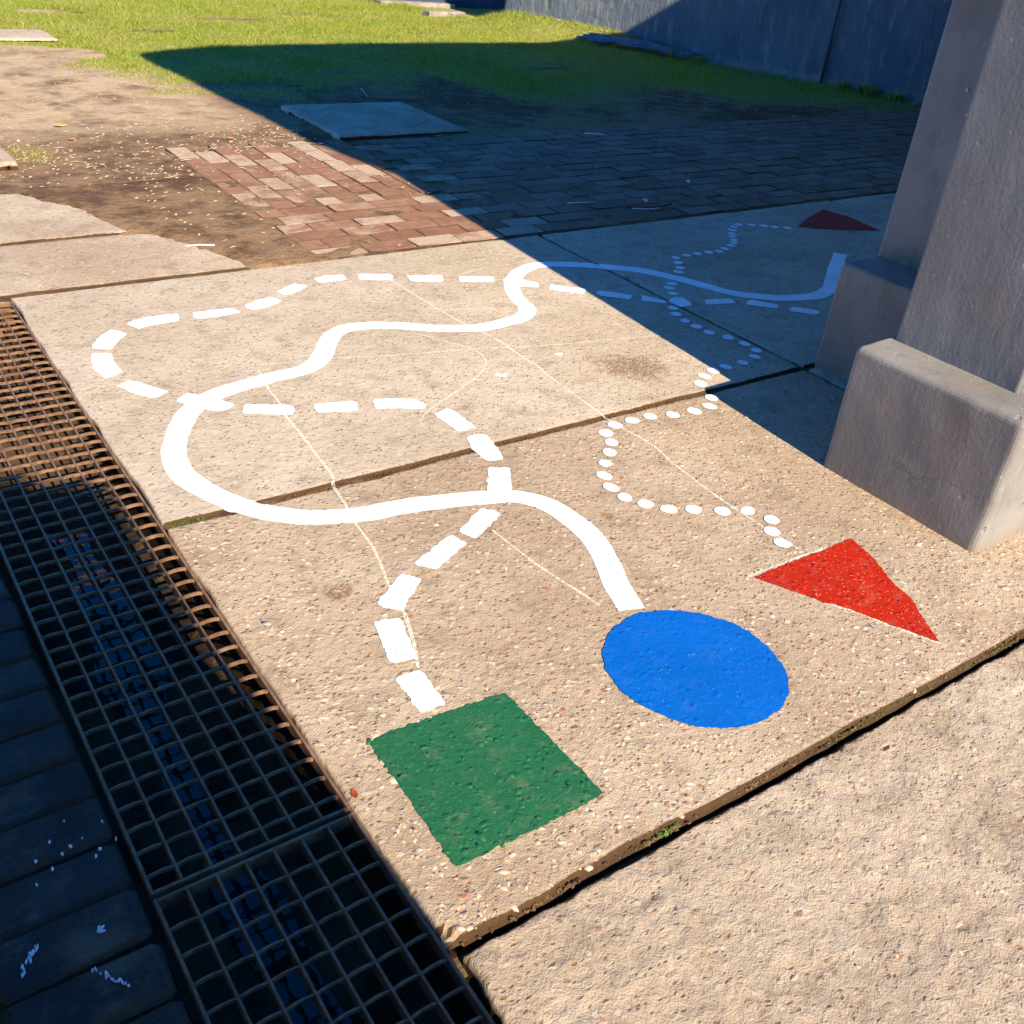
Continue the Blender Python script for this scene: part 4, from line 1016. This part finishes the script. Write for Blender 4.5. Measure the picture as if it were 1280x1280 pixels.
# ------------------------------------------------------------------ litter
def straw():
    n0 = 5200
    u = rng.uniform(.75, 3.0, n0); v = rng.uniform(4.1, 8.6, n0)
    w = np.exp(-((v - 6.0) / .9) ** 2) * .75 + .16
    k = (rng.random(n0) < w * (0.55 + .8 * fbm(u * 3, v * 3, 95, 3))) & ((u > soil_edge_u(v) + .05) | (v > 5.6)) & ~((u > 1.88) & (v < 5.9) & (rng.random(n0) < .8)) & ~((u < 1.06) & (v > 5.9) & (v < 6.5)) & ~((u < 1.42) & (v > 4.6) & (v < 5.5))
    u, v = u[k], v[k]; u2 = rng.uniform(3, 9, 160); v2 = rng.uniform(4.2, 9, 160); u, v = np.r_[u, u2], np.r_[v, v2]; n = len(u)
    k2 = ~((u > 3.02) & (u < 4.12) & (v > 6.17) & (v < 7.26)); u, v = u[k2], v[k2]; n = len(u)
    L = rng.uniform(.004, .013, n) * (1 + 2.2 * (rng.random(n) > .94)); W = rng.uniform(.002, .007, n); a = rng.normal(0, .8, n)
    z = np.maximum(ground_z(u, v), np.where((u > 1.88) & (v < 6.12), 0.0, -1)) + .002
    c, s = np.cos(a), np.sin(a)
    P = []
    for (l, w_, dz) in ((-1, -1, 0), (1, -.4, .002), (1, .4, .002), (-1, 1, 0), (0, 0, .005)):
        P.append(np.stack([u + l * L * c - w_ * W * s, v + l * L * s + w_ * W * c, z + dz], -1))
    V = np.stack(P, 1).reshape(-1, 3); b0 = 5 * np.arange(n)[:, None]
    F = np.concatenate([b0 + np.array([q]) for q in ((0, 1, 4), (1, 2, 4), (2, 3, 4), (3, 0, 4))])
    kind(obj('straw_litter', mesh_np('straw_litter', V, F), M['straw']), 'stuff', 'scraps of straw and chippings scattered over the soil')
straw()
def leaf(x, y, z, s, mat, label, rot, nm='leaf'):
    V = []; F = []
    for i, t in enumerate(np.linspace(-1, 1, 7)):
        w = .45 * (1 - t * t) ** .7
        for k, q in enumerate((-1, 0, 1)):
            V.append((s * t, s * w * q, s * (.25 * abs(q) * w + .18 * t * t)))
    for i in range(6):
        for k in range(2): F.append((i * 3 + k, (i + 1) * 3 + k, (i + 1) * 3 + k + 1, i * 3 + k + 1))
    o = obj(nm, mesh_np(nm, V, F, True), M[mat], None, (x, y, z)); o.rotation_euler = (0.05, .1, rot); tag(o, label, 'leaf')
leaf(1.486, 6.908, float(ground_z(1.486, 6.908)) + .004, .045, 'yellow_leaf', 'bright yellow fallen leaf on the bare soil at the left', .2)
leaf(1.464, 6.541, float(ground_z(1.464, 6.541)) + .004, .040, 'orange_leaf', 'orange fallen leaf on the soil just nearer than the yellow one', 1.0)
leaf(3.76, 6.11, float(ground_z(3.76, 6.11)) + .012, .030, 'orange_leaf', 'small orange leaf in the shade in front of the manhole', .5)
leaf(.611, 1.187, .002, .014, 'red_leaf', 'tiny red-brown leaf on the slab edge beside the grating', 1.3)
leaf(2.37, 6.35, float(ground_z(2.37, 6.35)) + .004, .030, 'orange_leaf', 'small orange leaf at the far edge of the sunlit bricks', .1)
def stick(pts, r, mat, label, nm='stick'):
    tag(obj(nm, tube(nm, pts, r, 6), M[mat]), label, nm)
gz = lambda x, y, d=.004: float(ground_z(x, y)) + d
stick([(1.40, 4.42, gz(1.40, 4.42)), (1.46, 4.385, gz(1.46, 4.385, .008)), (1.52, 4.35, gz(1.52, 4.35))], .0035, 'paper', 'thin white stick on the brown soil left of the bricks')
stick([(3.95, 7.52, gz(3.95, 7.52)), (3.96, 7.62, gz(3.96, 7.62, .03)), (4.02, 7.76, gz(4.02, 7.76, .02))], .005, 'straw', 'curved dry stem on shaded soil behind the manhole')
stick([(3.90, 4.27, .010), (4.02, 4.22, .014), (4.14, 4.22, .010), (4.24, 4.25, .012)], .005, 'twig', 'dark twig on the shaded bricks near the slab edge', 'twig')
stick([(3.92, 4.235, .012), (4.02, 4.195, .012), (4.10, 4.195, .012)], .003, 'paper', 'white straw lying against the dark twig on the bricks')
stick([(3.62, 4.45, .010), (3.72, 4.42, .012), (3.80, 4.42, .010)], .0025, 'paper', 'short pale straw on shaded bricks left of the dark twig')
stick([(4.92, 5.95, .012), (5.06, 5.86, .014)], .004, 'paper', 'pale stick at the far edge of the shaded bricks')
for i, (x, y, s, lb) in enumerate([(4.12, 4.36, .022, 'white paper scrap on shaded bricks behind the dark twig'), (4.72, 4.63, .020, 'small white paper scrap on shaded bricks towards the pier')]):
    V = [(x + s * math.cos(a) * (1 + .3 * math.sin(3 * a + i)), y + s * math.sin(a), .010 + .008 * math.cos(2 * a)) for a in np.linspace(0, math.tau, 10, endpoint=False)] + [(x, y, .020)]
    tag(obj('paper_scrap', mesh_np('paper_scrap', V, [(k, (k + 1) % 10, 10) for k in range(10)]), M['paper']), lb, 'paper scrap')

def moss():
    P, S = [], []
    for (u0, u1, n) in ((1.06, 1.12, 70), (1.08, 1.10, 30), (1.5, 2.3, 130)):
        for _ in range(n):
            u = rnd.uniform(u0, u1); P.append((u, .815 - rnd.uniform(-.005, .006), -rnd.uniform(.002, .014))); S.append(rnd.uniform(.0018, .0045))
    pebbles('moss', np.array(P), np.array(S), M['moss'], pavement, .30)
    P, S = [], []
    for _ in range(120):
        u = rnd.uniform(.605, .70); P.append((u, 2.245 + rnd.uniform(-.010, .010), -.004 + rnd.uniform(-.002, .003))); S.append(rnd.uniform(.0015, .004))
    pebbles('moss', np.array(P), np.array(S), M['moss'], pavement, .30)
moss()
def clods():
    n = 1500
    u = rng.uniform(.62, 2.95, n); dens = .45 + .8 * fbm(u * 5, u * 0, 131, 3)
    u = u[rng.random(n) < dens]; n = len(u)
    P = np.stack([u, .8165 - rng.uniform(0, .006, n) + .002 * fbm(u * 20, u * 0, 132, 2), -rng.uniform(.002, .016, n)], -1)
    pebbles('soil_clods', P, rng.uniform(.0025, .0065, n), M['joint'], pavement, .30)
    u = rng.uniform(.62, 3.08, 700); P = np.stack([u, 2.245 + rng.normal(0, .007, 700), -.009 + rng.uniform(0, .006, 700)], -1)
    P = P[~near_line(P, .06)]
    pebbles('soil_clods', P, rng.uniform(.0015, .0042, len(P)), M['joint'], pavement, .25)
clods()
